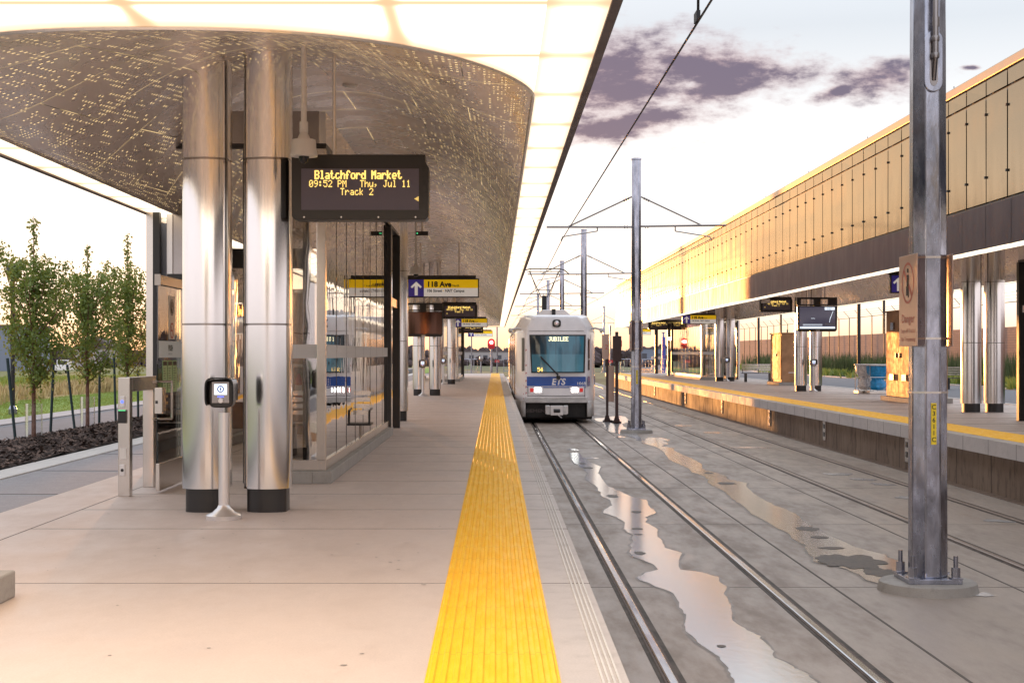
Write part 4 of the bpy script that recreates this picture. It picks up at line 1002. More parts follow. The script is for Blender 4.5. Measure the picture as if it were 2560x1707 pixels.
MB().box(TX-1.2, TX+1.2, TY+.5, TY+24, T(.12), T(.72)).box(TX-.95, TX+.95, TY+.12, TY+.5, T(.2), T(.70)).build('underframe', under_m, tr)
b = MB(); text_into(b, 'SIEMENS', TX-1.0, T(.36), TY+.11, .15, bold=.03, width=.72); b.build('maker_lettering', pbr('faint_grey_lettering', (.10, .08, .075), .6), tr, fix=False)
for s in (-1, 1):
    for yo in (2.0, 4.0): MB().tube((TX+s*.66, TY+yo, T(.33)), (TX+s*.78, TY+yo, T(.33)), .33, 24).build('wheel', steeld_m, tr, smooth=True)
b = MB().box(TX-.33, TX+.33, TY-.32, TY-.12, T(.30), T(.58)); cp = b.build('coupler', trains_m, tr, bevel=.015)
MB().box(TX-.20, TX+.20, TY-.36, TY-.32, T(.28), T(.60)).build('coupler_face', alu_m, cp, bevel=.01)
MB().tube((TX-.1, TY-.40, T(.43)), (TX+.1, TY-.37, T(.43)), .06, 12).build('coupler_hook', black_m, cp)
MB().tube((TX, TY-.36, T(.32)), (TX+.16, TY-.42, T(.20)), .012, 8).build('release_lever', alu_m, cp)
MB().tube((TX, TY-.13, T(.44)), (TX, TY+.5, T(.44)), .09, 12).build('coupler_shank', under_m, cp)
# windscreen
ws = [(-.885, 2.90), (.965, 2.90), (.93, 1.65), (-.82, 1.65)]
b = MB().prism([(TX+p[0], T(p[1])) for p in ws], fy-.012, fy+.002, 'y'); w0 = b.build('windscreen_frame', black_m, tr, bevel=.01)
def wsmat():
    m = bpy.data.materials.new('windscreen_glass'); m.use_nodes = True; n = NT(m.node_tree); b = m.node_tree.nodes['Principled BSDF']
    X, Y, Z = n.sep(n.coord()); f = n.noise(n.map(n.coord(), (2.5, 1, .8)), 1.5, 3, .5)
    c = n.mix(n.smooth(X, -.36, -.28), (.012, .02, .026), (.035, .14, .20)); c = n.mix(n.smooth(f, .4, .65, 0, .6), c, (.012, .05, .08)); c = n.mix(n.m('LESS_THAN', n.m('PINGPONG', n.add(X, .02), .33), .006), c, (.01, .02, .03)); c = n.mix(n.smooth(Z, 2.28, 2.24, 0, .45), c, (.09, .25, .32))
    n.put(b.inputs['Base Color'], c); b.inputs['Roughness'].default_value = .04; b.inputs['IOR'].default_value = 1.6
    n.put(b.inputs['Emission Color'], c); b.inputs['Emission Strength'].default_value = .22; return m  # teal tones and faint glow paint the lit cab interior onto the glass
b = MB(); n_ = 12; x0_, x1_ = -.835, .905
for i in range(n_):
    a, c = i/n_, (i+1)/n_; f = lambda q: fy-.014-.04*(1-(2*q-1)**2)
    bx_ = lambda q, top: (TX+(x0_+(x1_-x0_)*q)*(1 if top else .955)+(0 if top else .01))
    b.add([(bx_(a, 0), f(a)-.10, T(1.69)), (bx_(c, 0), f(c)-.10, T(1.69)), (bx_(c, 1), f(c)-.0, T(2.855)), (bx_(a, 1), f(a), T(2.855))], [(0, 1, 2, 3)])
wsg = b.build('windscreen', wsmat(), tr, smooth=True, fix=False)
b = MB(); dots(b, 'JUBILEE', TX+.06, T(2.825), fy-.075, .0157, .0195, bold=True); b.build('destination_lettering', pbr('cream_led', (.5, .5, .3), .5, emis=(1, .86, .55), es=1.3), wsg, fix=False)
b = MB(); dots(b, '54', TX-.54, T(1.83), fy-.145, .0155, .0195, bold=True); b.build('run_number', led_m, wsg, fix=False)
b = MB().tube((TX-.52, fy-.13, T(2.19)), (TX+.03, fy-.17, T(1.60)), .022, 8).tube((TX-.50, fy-.15, T(2.12)), (TX+.06, fy-.18, T(1.60)), .014, 8).tube((TX+.03, fy-.17, T(1.62)), (TX+.06, fy-.05, T(1.48)), .02, 8).box(TX-.0, TX+.12, fy-.08, fy, T(1.44), T(1.56)); b.build('wiper', black_m, tr)
# bands
b = MB().box(TX-.965, TX+.965, fy-.004, fy+.03, T(1.225), T(1.53)).box(TX-.965, TX+.965, fy-.004, fy+.03, T(1.165), T(1.195)); b.build('blue_band', trainb_m, tr)
b = MB().add([(TX+1.035, TY+.03, T(1.225)), (TX+1.345, TY+1.1, T(1.225)), (TX+1.345, TY+1.1, T(1.53)), (TX+1.035, TY+.03, T(1.53))], [(0, 1, 2, 3)]); b.build('blue_band', trainb_m, tr)
b = MB(); text_into(b, 'ETS', TX-.16, T(1.265), fy-.008, .29, width=.43, bold=.03)
for i in range(len(b.v)): vx, vy, vz_ = b.v[i]; b.v[i] = (vx+(vz_-T(1.265))*.18, vy, vz_)
text_into(b, '1068', TX+.66, T(1.265), fy-.008, .13, width=.28, bold=.01); b.build('lettering', whitep_m, tr, fix=False)
for s in (-1, 1):
    cx = TX+s*.67
    o = [(cx-.245, T(1.19)), (cx+.245, T(1.19)), (cx+.235, T(1.0)), (cx+.19, T(.945)), (cx-.19, T(.97)), (cx-.23, T(1.02))]
    hb = MB().prism(o, fy-.014, fy-.002, 'y').build('lamp_housing', whitep_m, tr, bevel=.01)
    MB().box(cx-.035 if s < 0 else cx-.17, cx+.17 if s < 0 else cx+.035, fy-.028, fy-.014, T(1.03), T(1.165)).build('headlight', lamp_m, hb, bevel=.015)
    MB().box(cx-.19 if s < 0 else cx+.09, cx-.08 if s < 0 else cx+.20, fy-.024, fy-.014, T(1.03), T(1.155)).build('tail_light', redd_m, hb, bevel=.008)
o = []
for i in range(20): a = 2*PI*i/20; o.append((TX+.01+.14*math.copysign(abs(math.cos(a))**.6, math.cos(a)), T(3.27)+.125*math.copysign(abs(math.sin(a))**.6, math.sin(a))))
tl = MB().prism(o, fy-.02, fy+.03, 'y').build('roof_lamp_housing', black_m, tr, smooth=True)
MB().lathe([(.085, 0), (.07, -.012), (.03, -.016)], (TX+.01, fy-.021, T(3.27)), 20, axis='y').build('roof_lamp', alu_m, tl, smooth=True)
MB().tube((TX+.01, fy-.038, T(3.27)), (TX+.01, fy-.042, T(3.27)), .03, 12).build('bulb', pbr('pink_lamp', (.6, .4, .42), .3, emis=(1, .7, .7), es=.4), tl)
b = MB()
for xq in (-.93, .93): b.box(TX+xq-.006, TX+xq+.006, fy-.003, fy+.03, T(.88), T(1.16))
b.box(TX-.95, TX+.95, fy-.003, fy+.03, T(.895), T(.91)); b.box(TX-.9, TX+.9, fy-.003, fy+.03, T(3.02), T(3.028)); b.build('panel_seams', under_m, tr)
for s in (-1, 1): MB().box(TX+s*.30-.07, TX+s*.30+.07, TY-.30, TY-.02, T(.32), T(.60)).build('coupler_plug_box', alu_m, tr, bevel=.015)
# cab side windows and side panel
for s in (-1, 1):
    b = MB(); P_ = lambda q, z: (TX+s*(.99+(1.325-.99)*q+.014), TY+.02+1.08*q-.006, T(z))
    b.add([P_(.12, 1.72), P_(.62, 1.66), P_(.62, 2.72), P_(.45, 2.80), P_(.12, 2.80)], [(0, 1, 2, 3, 4)]); wf = b.build('cab_window_frame', black_m, tr, fix=False)
    wf.modifiers.new('thick', 'SOLIDIFY').thickness = .02
    b = MB(); P2 = lambda q, z: (TX+s*(.99+(1.325-.99)*q+.028), TY+.02+1.08*q-.012, T(z))
    b.add([P2(.16, 2.12), P2(.58, 2.12), P2(.58, 2.68), P2(.43, 2.76), P2(.16, 2.76)], [(0, 1, 2, 3, 4)]).add([P2(.16, 1.76), P2(.58, 1.72), P2(.58, 2.08), P2(.16, 2.08)], [(0, 1, 2, 3)])
    b.build('cab_window', pbr('cab_window_glass', (.04, .03, .028), .06, .5), wf, fix=False)
    b = MB().path([(TX+s*1.15, TY+.5, T(3.1)), (TX+s*1.30, TY+.35, T(3.12)), (TX+s*1.48, TY+.25, T(3.07))], .035, 10).lathe([(.005, -.09), (.05, -.07), (.075, 0), (.05, .07), (.005, .09)], (TX+s*1.50, TY+.25, T(3.04)), 14)
    b.build('mirror_arm', trains_m, tr, smooth=True)
b = MB(); rnd = random.Random(5)
for i in range(46):
    q = rnd.uniform(.08, .95); zz = rnd.choice([.95, 1.1, 1.25, 1.4, 1.55, .8, 1.9, 2.3, 2.6, 3.0]); s2 = rnd.uniform(.02, .045)
    if 1.6 < zz < 2.9 and .1 < q < .65: continue
    p = lambda a, z: (TX-(.99+.335*a+.018), TY+.02+1.08*a-.01, T(z)); sg = rnd.choice((-1, 1))
    b.add([p(q, zz), p(q+s2*1.6, zz+s2*sg), p(q+s2*1.6, zz-s2*sg*.2)], [(0, 1, 2)])
for k in range(6): zz = [2.35, 1.85, 1.6, 1.35, 1.15, .95][k]; b.add([(TX-1.01, fy-.02, T(zz)), (TX-.965, fy-.02, T(zz+.05)), (TX-1.0, fy-.02, T(zz+.09))], [(0, 1, 2)])
b.build('red_decals', redp_m, tr, fix=False)
# left side: doors, windows strip
side_m = pbr('side_window_orange_reflection', (.20, .10, .06), .12, .85); doorp_m = pbr('door_peach', (.52, .34, .25), .3, .3)  # side glass colour carries a painted orange-brown reflection
for k in range(12):
    y0_ = TY+1.5+k*1.9; sx = TX-1.325
    if k in (0, 4, 8): MB().box(sx-.02, sx, y0_, y0_+1.3, T(.9), T(2.95)).build('door', side_m, tr, bevel=.01)
    else: MB().box(sx-.012, sx, y0_, y0_+1.6, T(1.85), T(2.8)).build('window', side_m, tr)
    MB().box(TX+1.325, TX+1.337, y0_, y0_+1.6, T(1.85), T(2.8)).build('window', side_m, tr)
MB().box(TX+1.325, TX+1.335, TY+1.1, TY+24.3, T(1.225), T(1.53)).build('blue_band', trainb_m, tr)
# roof kit and pantograph
b = MB().prism([(TX-.62, T(3.58)), (TX+.62, T(3.58)), (TX+.38, T(3.78)), (TX-.38, T(3.78))], TY+2.2, TY+6.5, 'y'); b.build('roof_unit', alu_m, tr, bevel=.02)
MB().box(TX-.06, TX+.06, TY+2.0, TY+2.2, T(3.55), T(3.80)).build('roof_horn', black_m, tr)
MB().box(TX-.9, TX+.9, TY+14, TY+20, T(3.58), T(3.85)).build('roof_unit', alu_m, tr, bevel=.02)
pgy = TY+9.5; b = MB()
b.box(TX-.16, TX+.02, pgy-.1, pgy+.1, T(3.6), T(4.55))
for s in (-1, 1):
    b.tube((TX-.07+s*.12, pgy, T(4.5)), (TX-.07+s*.60, pgy, T(5.55)), .016, 8).tube((TX-.07+s*.20, pgy+.15, T(4.5)), (TX-.07+s*.55, pgy+.1, T(5.5)), .012, 8)
b.tube((TX-.35, pgy, T(4.78)), (TX+.2, pgy, T(4.78)), .014, 8)
pg = b.build('pantograph', pole_m, tr)
b = MB().path([(TX-1.0, pgy, T(5.42)), (TX-.82, pgy, T(5.57)), (TX-.6, pgy, T(5.62)), (TX+.5, pgy, T(5.62)), (TX+.72, pgy, T(5.57)), (TX+.9, pgy, T(5.42))], .022, 8).tube((TX-.75, pgy, T(5.50)), (TX+.65, pgy, T(5.50)), .012, 8)
for q in (-.6, -.2, .2, .55): b.tube((TX+q, pgy, T(5.48)), (TX+q, pgy, T(5.62)), .01, 6)
b.build('collector_head', pole_m, pg)

# ------------------------------------------------------------------ trackside cases between tracks
t = thing('trackside_board', 'pale trackside sign board on a dark pipe post right of the train', 'sign', (3.74, 47.6, BED))
MB().box(3.70, 3.78, 47.56, 47.64, BED+.1, 1.25).build('post', brown_m, t)
MB().box(3.56, 3.80, 47.5, 47.54, 1.22, 2.05).build('panel', nosign_m, t, bevel=.01)
b = MB(); text_into(b, '2', 3.655, 1.55, 47.495, .22, bold=.01); b.build('numeral', redink_m, t, fix=False)
MB().box(3.76, 3.98, 47.66, 47.70, -.20, 1.0).build('lower_panel', nosign_m, t)
b = MB().box(3.60, 3.88, 47.46, 47.74, BED, BED+.05).prism([(3.64, BED+.05), (3.84, BED+.05), (3.79, BED+.22), (3.69, BED+.22)], 47.52, 47.68, 'y'); b.build('foot', brown_m, t)
t = thing('equipment_case', 'dark brown upright box on a single post beside the train', 'equipment box', (4.0, 46.9, BED))
MB().box(3.95, 4.05, 46.86, 46.94, BED+.1, 2.12).build('post', brown_m, t)
MB().box(3.86, 4.14, 46.72, 46.86, 1.14, 1.98).build('case', brown_m, t, bevel=.01)
b = MB().box(3.86, 4.14, 46.76, 47.04, BED, BED+.05).prism([(3.9, BED+.05), (4.1, BED+.05), (4.05, BED+.24), (3.95, BED+.24)], 46.82, 46.98, 'y'); b.build('foot', brown_m, t)

# ------------------------------------------------------------------ signals
def signal(x, y, zc, label, zb=0):
    t = thing('track_signal', label, 'signal', (x, y, zb), 'red signals at the platform ends')
    MB().tube((x, y, zb), (x, y, zc-.35), .085, 12).build('post', galv_m, t, smooth=True)
    b = MB(); o = []
    for i in range(13): a = PI*i/12; o.append((x+.27*math.cos(a), zc+.13+.27*math.sin(a)))
    for i in range(13): a = PI+PI*i/12; o.append((x+.27*math.cos(a), zc-.16+.22*math.sin(a)))
    b.prism(o, y-.05, y+.1, 'y'); h = b.build('head', redb_m, t, smooth=True)
    MB().lathe([(.20, 0), (.18, -.02)], (x, y-.055, zc+.12), 20, axis='y').build('halo_lens', redl_m, h)
    MB().lathe([(.115, 0), (.10, -.02)], (x, y-.08, zc+.12), 20, axis='y').build('lamp', redw_m, h)
    return t
signal(-.30, 104, 2.1, 'red signal lamp on a grey post at the left platform end')
signal(8.62, 100, 2.12, 'red signal lamp on a grey post behind the pale trackside board', -.5)
for x, y, h, l in ((.12, 104.5, 3.4, 'thin grey pole with red number plate right of the left red signal'), (8.2, 101.5, 3.4, 'thin grey pole with red number plate left of the right red signal')):
    t = thing('marker_pole', l, 'pole', (x, y, 0)); MB().tube((x, y, -.5), (x, y, h), .06, 10).build('shaft', galv_m, t)
    p = MB().box(x-.17, x+.17, y-.08, y-.06, 1.0-.24, 1.0-.06).build('plate', redb_m, t)
    b = MB(); text_into(b, '422', x, .79, y-.085, .13, align='CENTER', bold=.01); b.build('numerals', whitep_m, p, fix=False)
t = thing('bollard_cabinet', 'slim grey post with rounded dark top left of the left red signal', 'post', (-1.05, 103, 0))
MB().tube((-1.05, 103, 0), (-1.05, 103, .95), .06, 10).build('post', galv_m, t); MB().lathe([(.11, 0), (.13, .05), (.13, .3), (.08, .38)], (-1.05, 103, .85), 14).build('head', steeld_m, t, smooth=True)
# end railings
def railing(x0, x1, y, label, z0=0, dz=1.0):
    t = thing('railing', label, 'railing', ((x0+x1)/2, y, z0), 'blue-grey end railings')
    n = max(2, int((x1-x0)/.22))
    b = MB().tube((x0, y, z0+dz), (x1, y, z0+dz), .025, 8).tube((x0, y, z0+.12), (x1, y, z0+.12), .02, 8)
    b.build('rails', galv_m, t)
    for i in range(n+1):
        q = x0+(x1-x0)*i/n; MB().tube((q, y, z0), (q, y, z0+dz), .028 if i % 5 == 0 else .014, 6).build('baluster', galv_m, t)
railing(.62, 1.7, 106, 'grey railing just left of the train front, past the platform end')
railing(9.2, 13.9, 104.2, 'grey railing across the far end of the right platform')
railing(-3.9, -1.3, 101.5, 'grey railing at the left platform end, left of the signal')

# ------------------------------------------------------------------ right platform furniture
def cabinet(x0, x1, y0, y1, h, label, two):
    t = thing('steel_cabinet', label, 'cabinet', ((x0+x1)/2, (y0+y1)/2, 0), 'stainless equipment cabinets on the right platform')
    MB().box(x0-.14, x1+.1, y0-.16, y1+.16, 0, .14).build('plinth', plinth_m, t, bevel=.01)
    MB().box(x0, x1, y0, y1, .14, h).build('case', cab_m, t, bevel=.008)
    MB().box(x0-.05, x1+.05, y0-.04, y1+.04, h, h+.05).build('lid', cab_m, t, bevel=.008)
    MB().tube((x0+.3, y0+.3, h+.05), (x0+.3, y0+.3, h+.18), .02, 8).build('lifting_eye', black_m, t)
    nd = 2
    for k in range(nd):
        a = y0+.05+k*(y1-y0-.1)/nd; c = a+(y1-y0-.1)/nd-.03
        d_ = MB().box(x0-.025, x0-.002, a, c, .26, h-.08).build('door', cab_m, t, bevel=.004)
        if two:
            MB().box(x0-.07, x0-.025, a+.35, a+.65, h-.52, h-.30).build('vent', steeld_m, d_); MB().box(x0-.08, x0-.025, a+.3, a+.75, .62, .80).build('vent', steeld_m, d_)
        MB().box(x0-.06, x0-.025, (c-.2 if k == 0 else a+.12), (c-.12 if k == 0 else a+.2), 1.28, 1.42).build('handle', black_m, d_)
    MB().box(x0+.3, x0+.6, y0-.012, y0, .55, .58).build('end_plate', alu_m, t)
    return t
cabinet(11.75, 12.75, 40.1, 42.75, 2.62, 'large orange-lit steel cabinet left of the big grey pole', True)
cabinet(12.62, 13.55, 62.7, 65.2, 2.28, 'steel cabinet glowing with sun glare left of the lit monitor columns', False)
def bin_(x, y, label, bag, s=1.0, blue=True):
    t = thing('waste_stand', label, 'bin', (x, y, 0), 'bag bins on the right platform')
    MB().box(x-.36, x+.36, y-.3, y+.3, 0, .10).build('base', steel2_m, t, bevel=.01)
    b = MB()
    for sx in (-1, 1):
        for sy in (-1, 1): b.tube((x+sx*.33, y+sy*.24, .08), (x+sx*.33, y+sy*.24, 1.0), .013, 8)
    for zz in (.58,): b.path([(x-.33, y-.26, zz), (x+.33, y-.26, zz), (x+.33, y+.26, zz), (x-.33, y+.26, zz), (x-.33, y-.26, zz)], .011, 6)
    b.build('frame', steel2_m, t)
    MB().lathe([(.40, 0), (.42, .015), (.42, .045), (.39, .055), (.33, .055), (.33, 0)], (x, y, .98), 28).build('rim', white_m, t, smooth=True)
    b = MB(); n = 30; prof = [(.05, .12), (.20, .14), (.30, .24), (.28, .36), (.20, .50), (.24, .60), (.34, .72), (.37, .86), (.38, .98)]
    rn = random.Random(int(x*10))
    for r_, h in prof:
        for i in range(n): a = 2*PI*i/n; rr = r_*(1+.07*math.sin(a*7+h*9)+rn.uniform(-.03, .03)); b.v.append((x+rr*math.cos(a), y+rr*.8*math.sin(a), h))
    for j in range(len(prof)-1):
        for i in range(n): b.f.append((j*n+i, j*n+(i+1) % n, (j+1)*n+(i+1) % n, (j+1)*n+i)); b.mi.append(0)
    b.build('bag', bag, t, smooth=True)
    return t
bin_(13.33, 49.6, 'bin with blue bag near the large orange-lit cabinet', bluebag_m)
bin_(13.14, 50.4, 'bin with white bag half behind the near blue-bag bin', whitebag_m)
bin_(13.45, 100, 'far blue-bag bin beside the black and steel bench', bluebag_m)
def bench(x, y, label, L=1.5, ax='x'):
    t = thing('bench', label, 'bench', (x, y, 0), 'black and steel slatted benches')
    for q in (-L/2+.2, L/2-.2):
        MB().box(x+q-.04, x+q+.04, y-.18, y+.18, 0, .42).build('leg', black_m, t, bevel=.005)
    b = MB()
    for k in range(5): b.box(x-L/2, x+L/2, y-.22+k*.09, y-.15+k*.09, .42, .45)
    b.build('seat', black_m, t)
    b = MB()
    for k in range(4): b.box(x-L/2+.05, x+L/2-.05, y+.22+k*.02, y+.25+k*.02, .55+k*.09, .61+k*.09)
    b.build('backrest', steel2_m, t)
    for q in (-L/2+.02, 0, L/2-.02): MB().path([(x+q, y-.2, .45), (x+q, y-.2, .62), (x+q, y+.2, .64)], .015, 8).build('armrest', black_m, t)
    return t
bench(13.0, 70.5, 'bench left of the steel cabinet on the right platform', 1.6)
bench(12.9, 101, 'far bench beside the far blue-bag bin', 1.3)
bench(14.0, 102, 'far bench right of its neighbour, nearly behind the far column', 1.1)
bench(18.3, 56, 'pale slatted bench between the big grey pole and the steel columns', 1.4)
bench(-2.35, 19.6, 'bench with black frame inside the near left shelter, seen between columns', 1.3)
t = thing('info_pylon', 'slim blue information pylon far along the right platform', 'pylon', (13.55, 115, 0))
MB().box(13.45, 13.72, 114.9, 115.1, -.6, 2.75).build('body', bluep_m, t, bevel=.02)
MB().lathe([(.05, 0), (.05, .3), (.16, .34), (.16, .38)], (13.58, 115, 2.75), 12).build('finial', bluep_m, t)
b = MB()
for i, ch in enumerate('STATION'): text_into(b, ch, 13.585, 2.35-i*.24, 114.88, .2, align='CENTER', bold=.01)
b.build('lettering', redink_m, t, fix=False)
t = thing('help_post', 'tall black post with round fittings at the far end of the right platform', 'post', (11.3, 100, 0))
MB().box(11.2, 11.42, 99.9, 100.1, 0, 3.1).build('shaft', black_m, t, bevel=.01)
for zz in (1.1, .5): MB().tube((11.1, 99.85, zz), (11.1, 99.95, zz), .12, 14).tube((11.52, 99.85, zz), (11.52, 99.95, zz), .12, 14).build('fitting', alu_m, t)

# ------------------------------------------------------------------ wall, fence, planting on the right
b = MB().box(26.0, 26.4, 20, 190, -.2, 2.75)
tag(b.build('brick_wall', brick_m, loc=(26.2, 100, 0)), 'long orange-lit brick wall behind the right platform', 'wall')
b = MB(); yq = 22
fn = thing('security_fence', 'fence with angled barbed wire arms in front of the brick wall', 'fence', (25.2, 100, 0))
while yq < 185:
    b = MB().tube((25.2, yq, 0), (25.2, yq, 3.95), .035, 6).tube((25.2, yq, 3.95), (24.8, yq, 4.4), .018, 6)
    b.build('post', pole_m, fn); yq += 3.05
b = MB().tube((25.2, 22, 3.92), (25.2, 185, 3.92), .022, 6)
for k in range(3): b.tube((25.1-k*.13, 22, 4.08+k*.14), (25.1-k*.13, 185, 4.08+k*.14), .006, 4)
b.build('rails', pole_m, fn)
for x, y, h, l in ((20.9, 81.8, 8, 'thick black lamp post among the grasses right of the lit monitor'), (20.9, 113, 8, 'thick black lamp post behind the platform left of the steel cabinet'), (29.5, 108, 9, 'black post rising behind the brick wall near the large cabinet'), (27.5, 137, 9, 'black post behind the wall just left of the lit monitor')):
    t = thing('lamp_post', l, 'lamp post', (x, y, 0), 'black posts behind the right platform')
    MB().tube((x, y, 0), (x, y, h), .10, 10).build('shaft', pole_m, t, smooth=True); MB().lathe([(.22, 0), (.22, .15), (.15, .2)], (x, y, 0), 12).build('base', pole_m, t); MB().tube((x, y, h-.1), (x-1.2, y, h+.1), .05, 8).build('arm', pole_m, t)
def blades(name, n, xr, yr, hr, m, label, cat, width=.02, zf=None, seed=2, lean=.25, clump=None):
    rn = random.Random(seed); b = MB()
    cl_ = [(rn.uniform(*xr), rn.uniform(*yr)) for _ in range(clump)] if clump else None
    for i in range(n):
        if cl_: cx, cy = rn.choice(cl_); x, y = cx+rn.gauss(0, .35), cy+rn.gauss(0, .45)
        else: x, y = rn.uniform(*xr), rn.uniform(*yr)
        z0 = zf(x, y) if zf else 0.0; h = rn.uniform(*hr)*(1-.3*rn.random()); a = rn.uniform(0, 2*PI); dx, dy = math.cos(a)*width, math.sin(a)*width
        lx, ly = rn.gauss(0, lean)*h, rn.gauss(0, lean)*h
        b.add([(x-dx, y-dy, z0), (x+dx, y+dy, z0), (x+dx*.7+lx*.5, y+dy*.7+ly*.5, z0+h*.6), (x-dx*.7+lx*.5, y-dy*.7+ly*.5, z0+h*.6), (x+lx, y+ly, z0+h)], [(0, 1, 2, 3), (3, 2, 4)])
    o = b.build(name, m, fix=False, loc=((xr[0]+xr[1])/2, (yr[0]+yr[1])/2, 0)); o['label'] = label; o['category'] = cat; o['kind'] = 'stuff'; return o
blades('ornamental_grass', 16000, (22.2, 24.6), (30, 128), (.9, 1.75), green_m, 'tall dark green ornamental grass in front of the brick wall', 'grass', .022, clump=120, seed=4, lean=.12)
blades('ground_shrubs', 9000, (20.9, 22.0), (36, 128), (.25, .6), leaf2_m, 'low yellow-green shrubs along the edge of the planting bed', 'shrubs', .05, clump=60, seed=5, lean=.5)
blades('dry_grass', 16000, (-17.4, -14.2), (30, 120), (.28, .5), tan_m, 'band of tan dry grass behind the mown lawn at the left', 'grass', .03, zf=fz, seed=6, clump=500, lean=.25)
blades('tall_weeds', 12000, (-25, -17.4), (34, 130), (.2, .42), leaf2_m, 'green weeds growing behind the dry grass at the left', 'weeds', .05, zf=fz, seed=7, clump=400, lean=.4)
blades('lawn_grass', 26000, (-14.2, -10.5), (22, 60), (.02, .05), leaf2_m, 'short mown lawn between the pavement and the dry grass', 'grass', .012, zf=fz, seed=8, lean=.4)

# ------------------------------------------------------------------ mulch bed and trees
def mz(x, y): return .03+.07*math.sin(PI*max(0, min(1, (x+7.62)/1.7)))+.03*mnoise.noise(Vector((x*2, y*2, 3)))
b = MB(); nx, ny = 9, 240
for j in range(ny+1):
    for i in range(nx+1): xx = -7.62+1.70*i/nx; yq = -4+j*.45; b.v.append((xx, yq, mz(xx, yq)))
for j in range(ny):
    for i in range(nx): k = j*(nx+1)+i; b.f.append((k, k+1, k+nx+2, k+nx+1)); b.mi.append(0)
struct(b.build('mulch_bed', mulch_m, smooth=True))
rn = random.Random(9); b = MB()
for i in range(15000):
    xx = rn.uniform(-7.6, -5.95); yq = 14+34*(rn.random()**1.5); l, wd = rn.uniform(.02, .07), rn.uniform(.008, .022); a = rn.uniform(0, PI); tl_ = rn.gauss(0, .35); z0 = mz(xx, yq)+.008
    dx, dy = math.cos(a)*l, math.sin(a)*l; ex, ey = -math.sin(a)*wd, math.cos(a)*wd; hz_ = math.sin(tl_)*l
    b.add([(xx-dx-ex, yq-dy-ey, z0-hz_), (xx+dx-ex, yq+dy-ey, z0+hz_), (xx+dx+ex, yq+dy+ey, z0+hz_+.012), (xx-dx+ex, yq-dy+ey, z0-hz_+.012)], [(0, 1, 2, 3)], rn.choice((0, 0, 1)))
o = b.build('bark_chips', [mulch_m, mulchl_m], fix=False); o['label'] = 'dark shredded bark mulch under the young trees'; o['category'] = 'mulch'; o['kind'] = 'stuff'

def leaf_tree(name, x, y, trunk_h, h, rw, label, seed, nleaf=7500, group='young trees in the mulch bed', lean=0, prof=None):
    rn = random.Random(seed); t = thing(name, label, 'tree', (x, y, .05), group)
    b = MB(); p = Vector((x, y, .03)); q = Vector((x+lean*.3, y, trunk_h)); b.tube(p, q, .036, 10, .030)
    top = Vector((x+lean, y, h)); mid = Vector((x+lean*.6, y, trunk_h+(h-trunk_h)*.5)); b.tube(q, mid, .028, 8, .016); b.tube(mid, top, .016, 6, .004)
    tips = []
    nb = 26
    for i in range(nb):
        f = i/nb; z0 = trunk_h+(h-trunk_h)*.62*f**1.1; s0 = q.lerp(top, (z0-trunk_h)/(h-trunk_h)); a = i*2.4+rn.uniform(-.3, .3)
        pr = math.sin(PI*min(1, .22+f*.72))**.8; L = rw*pr*rn.uniform(.75, 1.3)*1.1
        e = s0+Vector((math.cos(a)*L*.75, math.sin(a)*L*.75, L*rn.uniform(.9, 1.5)))
        m_ = s0.lerp(e, .5)+Vector((math.cos(a)*L*.12, math.sin(a)*L*.12, -L*.05))
        b.tube(s0, m_, .011, 5, .008, caps=False); b.tube(m_, e, .008, 5, .003, caps=False); tips.append((s0, m_, e))
    b.build('trunk', bark_m, t, smooth=True)
    b = MB()
    cen = []
    for s0, m_, e in tips:
        for _ in range(9): k = rn.random(); c = (s0.lerp(m_, k*2) if k < .5 else m_.lerp(e, k*2-1)); cen.append((c+Vector((rn.gauss(0, .05), rn.gauss(0, .05), rn.gauss(0, .06))), .075))
        cen.append((e, .06)); cen.append((e+Vector((0, 0, .05)), .045))
    for k in range(16): cen.append((q.lerp(top, .45+.56*k/16)+Vector((rn.gauss(0, .015), rn.gauss(0, .015), 0)), .035))
    for i in range(nleaf):
        c, sg = rn.choice(cen); c = c+Vector((rn.gauss(0, sg), rn.gauss(0, sg), rn.gauss(0, sg)))
        l = rn.uniform(.04, .075); a = rn.uniform(0, 2*PI); dr = rn.uniform(-1.3, .1)
        dd = Vector((math.cos(a)*math.cos(dr), math.sin(a)*math.cos(dr), math.sin(dr))); sd_ = dd.cross(Vector((rn.gauss(0, 1), rn.gauss(0, 1), rn.gauss(0, 1)))).normalized()*l*.33
        b.add([c, c+dd*l*.5+sd_, c+dd*l, c+dd*l*.5-sd_], [(0, 1, 2, 3)], rn.choice((0, 0, 1)))
    b.build('crown', [leaf_m, leaf2_m], t, fix=False)
    return t
leaf_tree('young_tree', -7.24, 22.3, .82, 3.55, .68, 'leftmost young tree, full leafy crown nearest the camera', 21)
leaf_tree('young_tree', -7.40, 25.8, .88, 3.38, .72, 'middle young tree with forked reddish trunk', 22)
leaf_tree('young_tree', -7.50, 29.0, .92, 3.85, .68, 'right-hand young tree beside the shelter, sunset glow behind it', 23)
for i, (x, y) in enumerate(((-7.24, 22.3), (-7.40, 25.8))):
    b = MB(); n = 16
    for k in range(n):
        a, c = 2*PI*k/n, 2*PI*(k+1)/n; b.add([(x+.13*math.cos(a), y+.13*math.sin(a), .08), (x+.13*math.cos(c), y+.13*math.sin(c), .08), (x+.13*math.cos(c), y+.13*math.sin(c), .62), (x+.13*math.cos(a), y+.13*math.sin(a), .62)], [(0, 1, 2, 3)])
    tag(b.build('tree_guard', guard_m, loc=(x, y, .05), smooth=True), 'clear plastic sleeve round the trunk of the %s young tree' % ('leftmost', 'middle')[i], 'tree guard', 'clear tree guards')
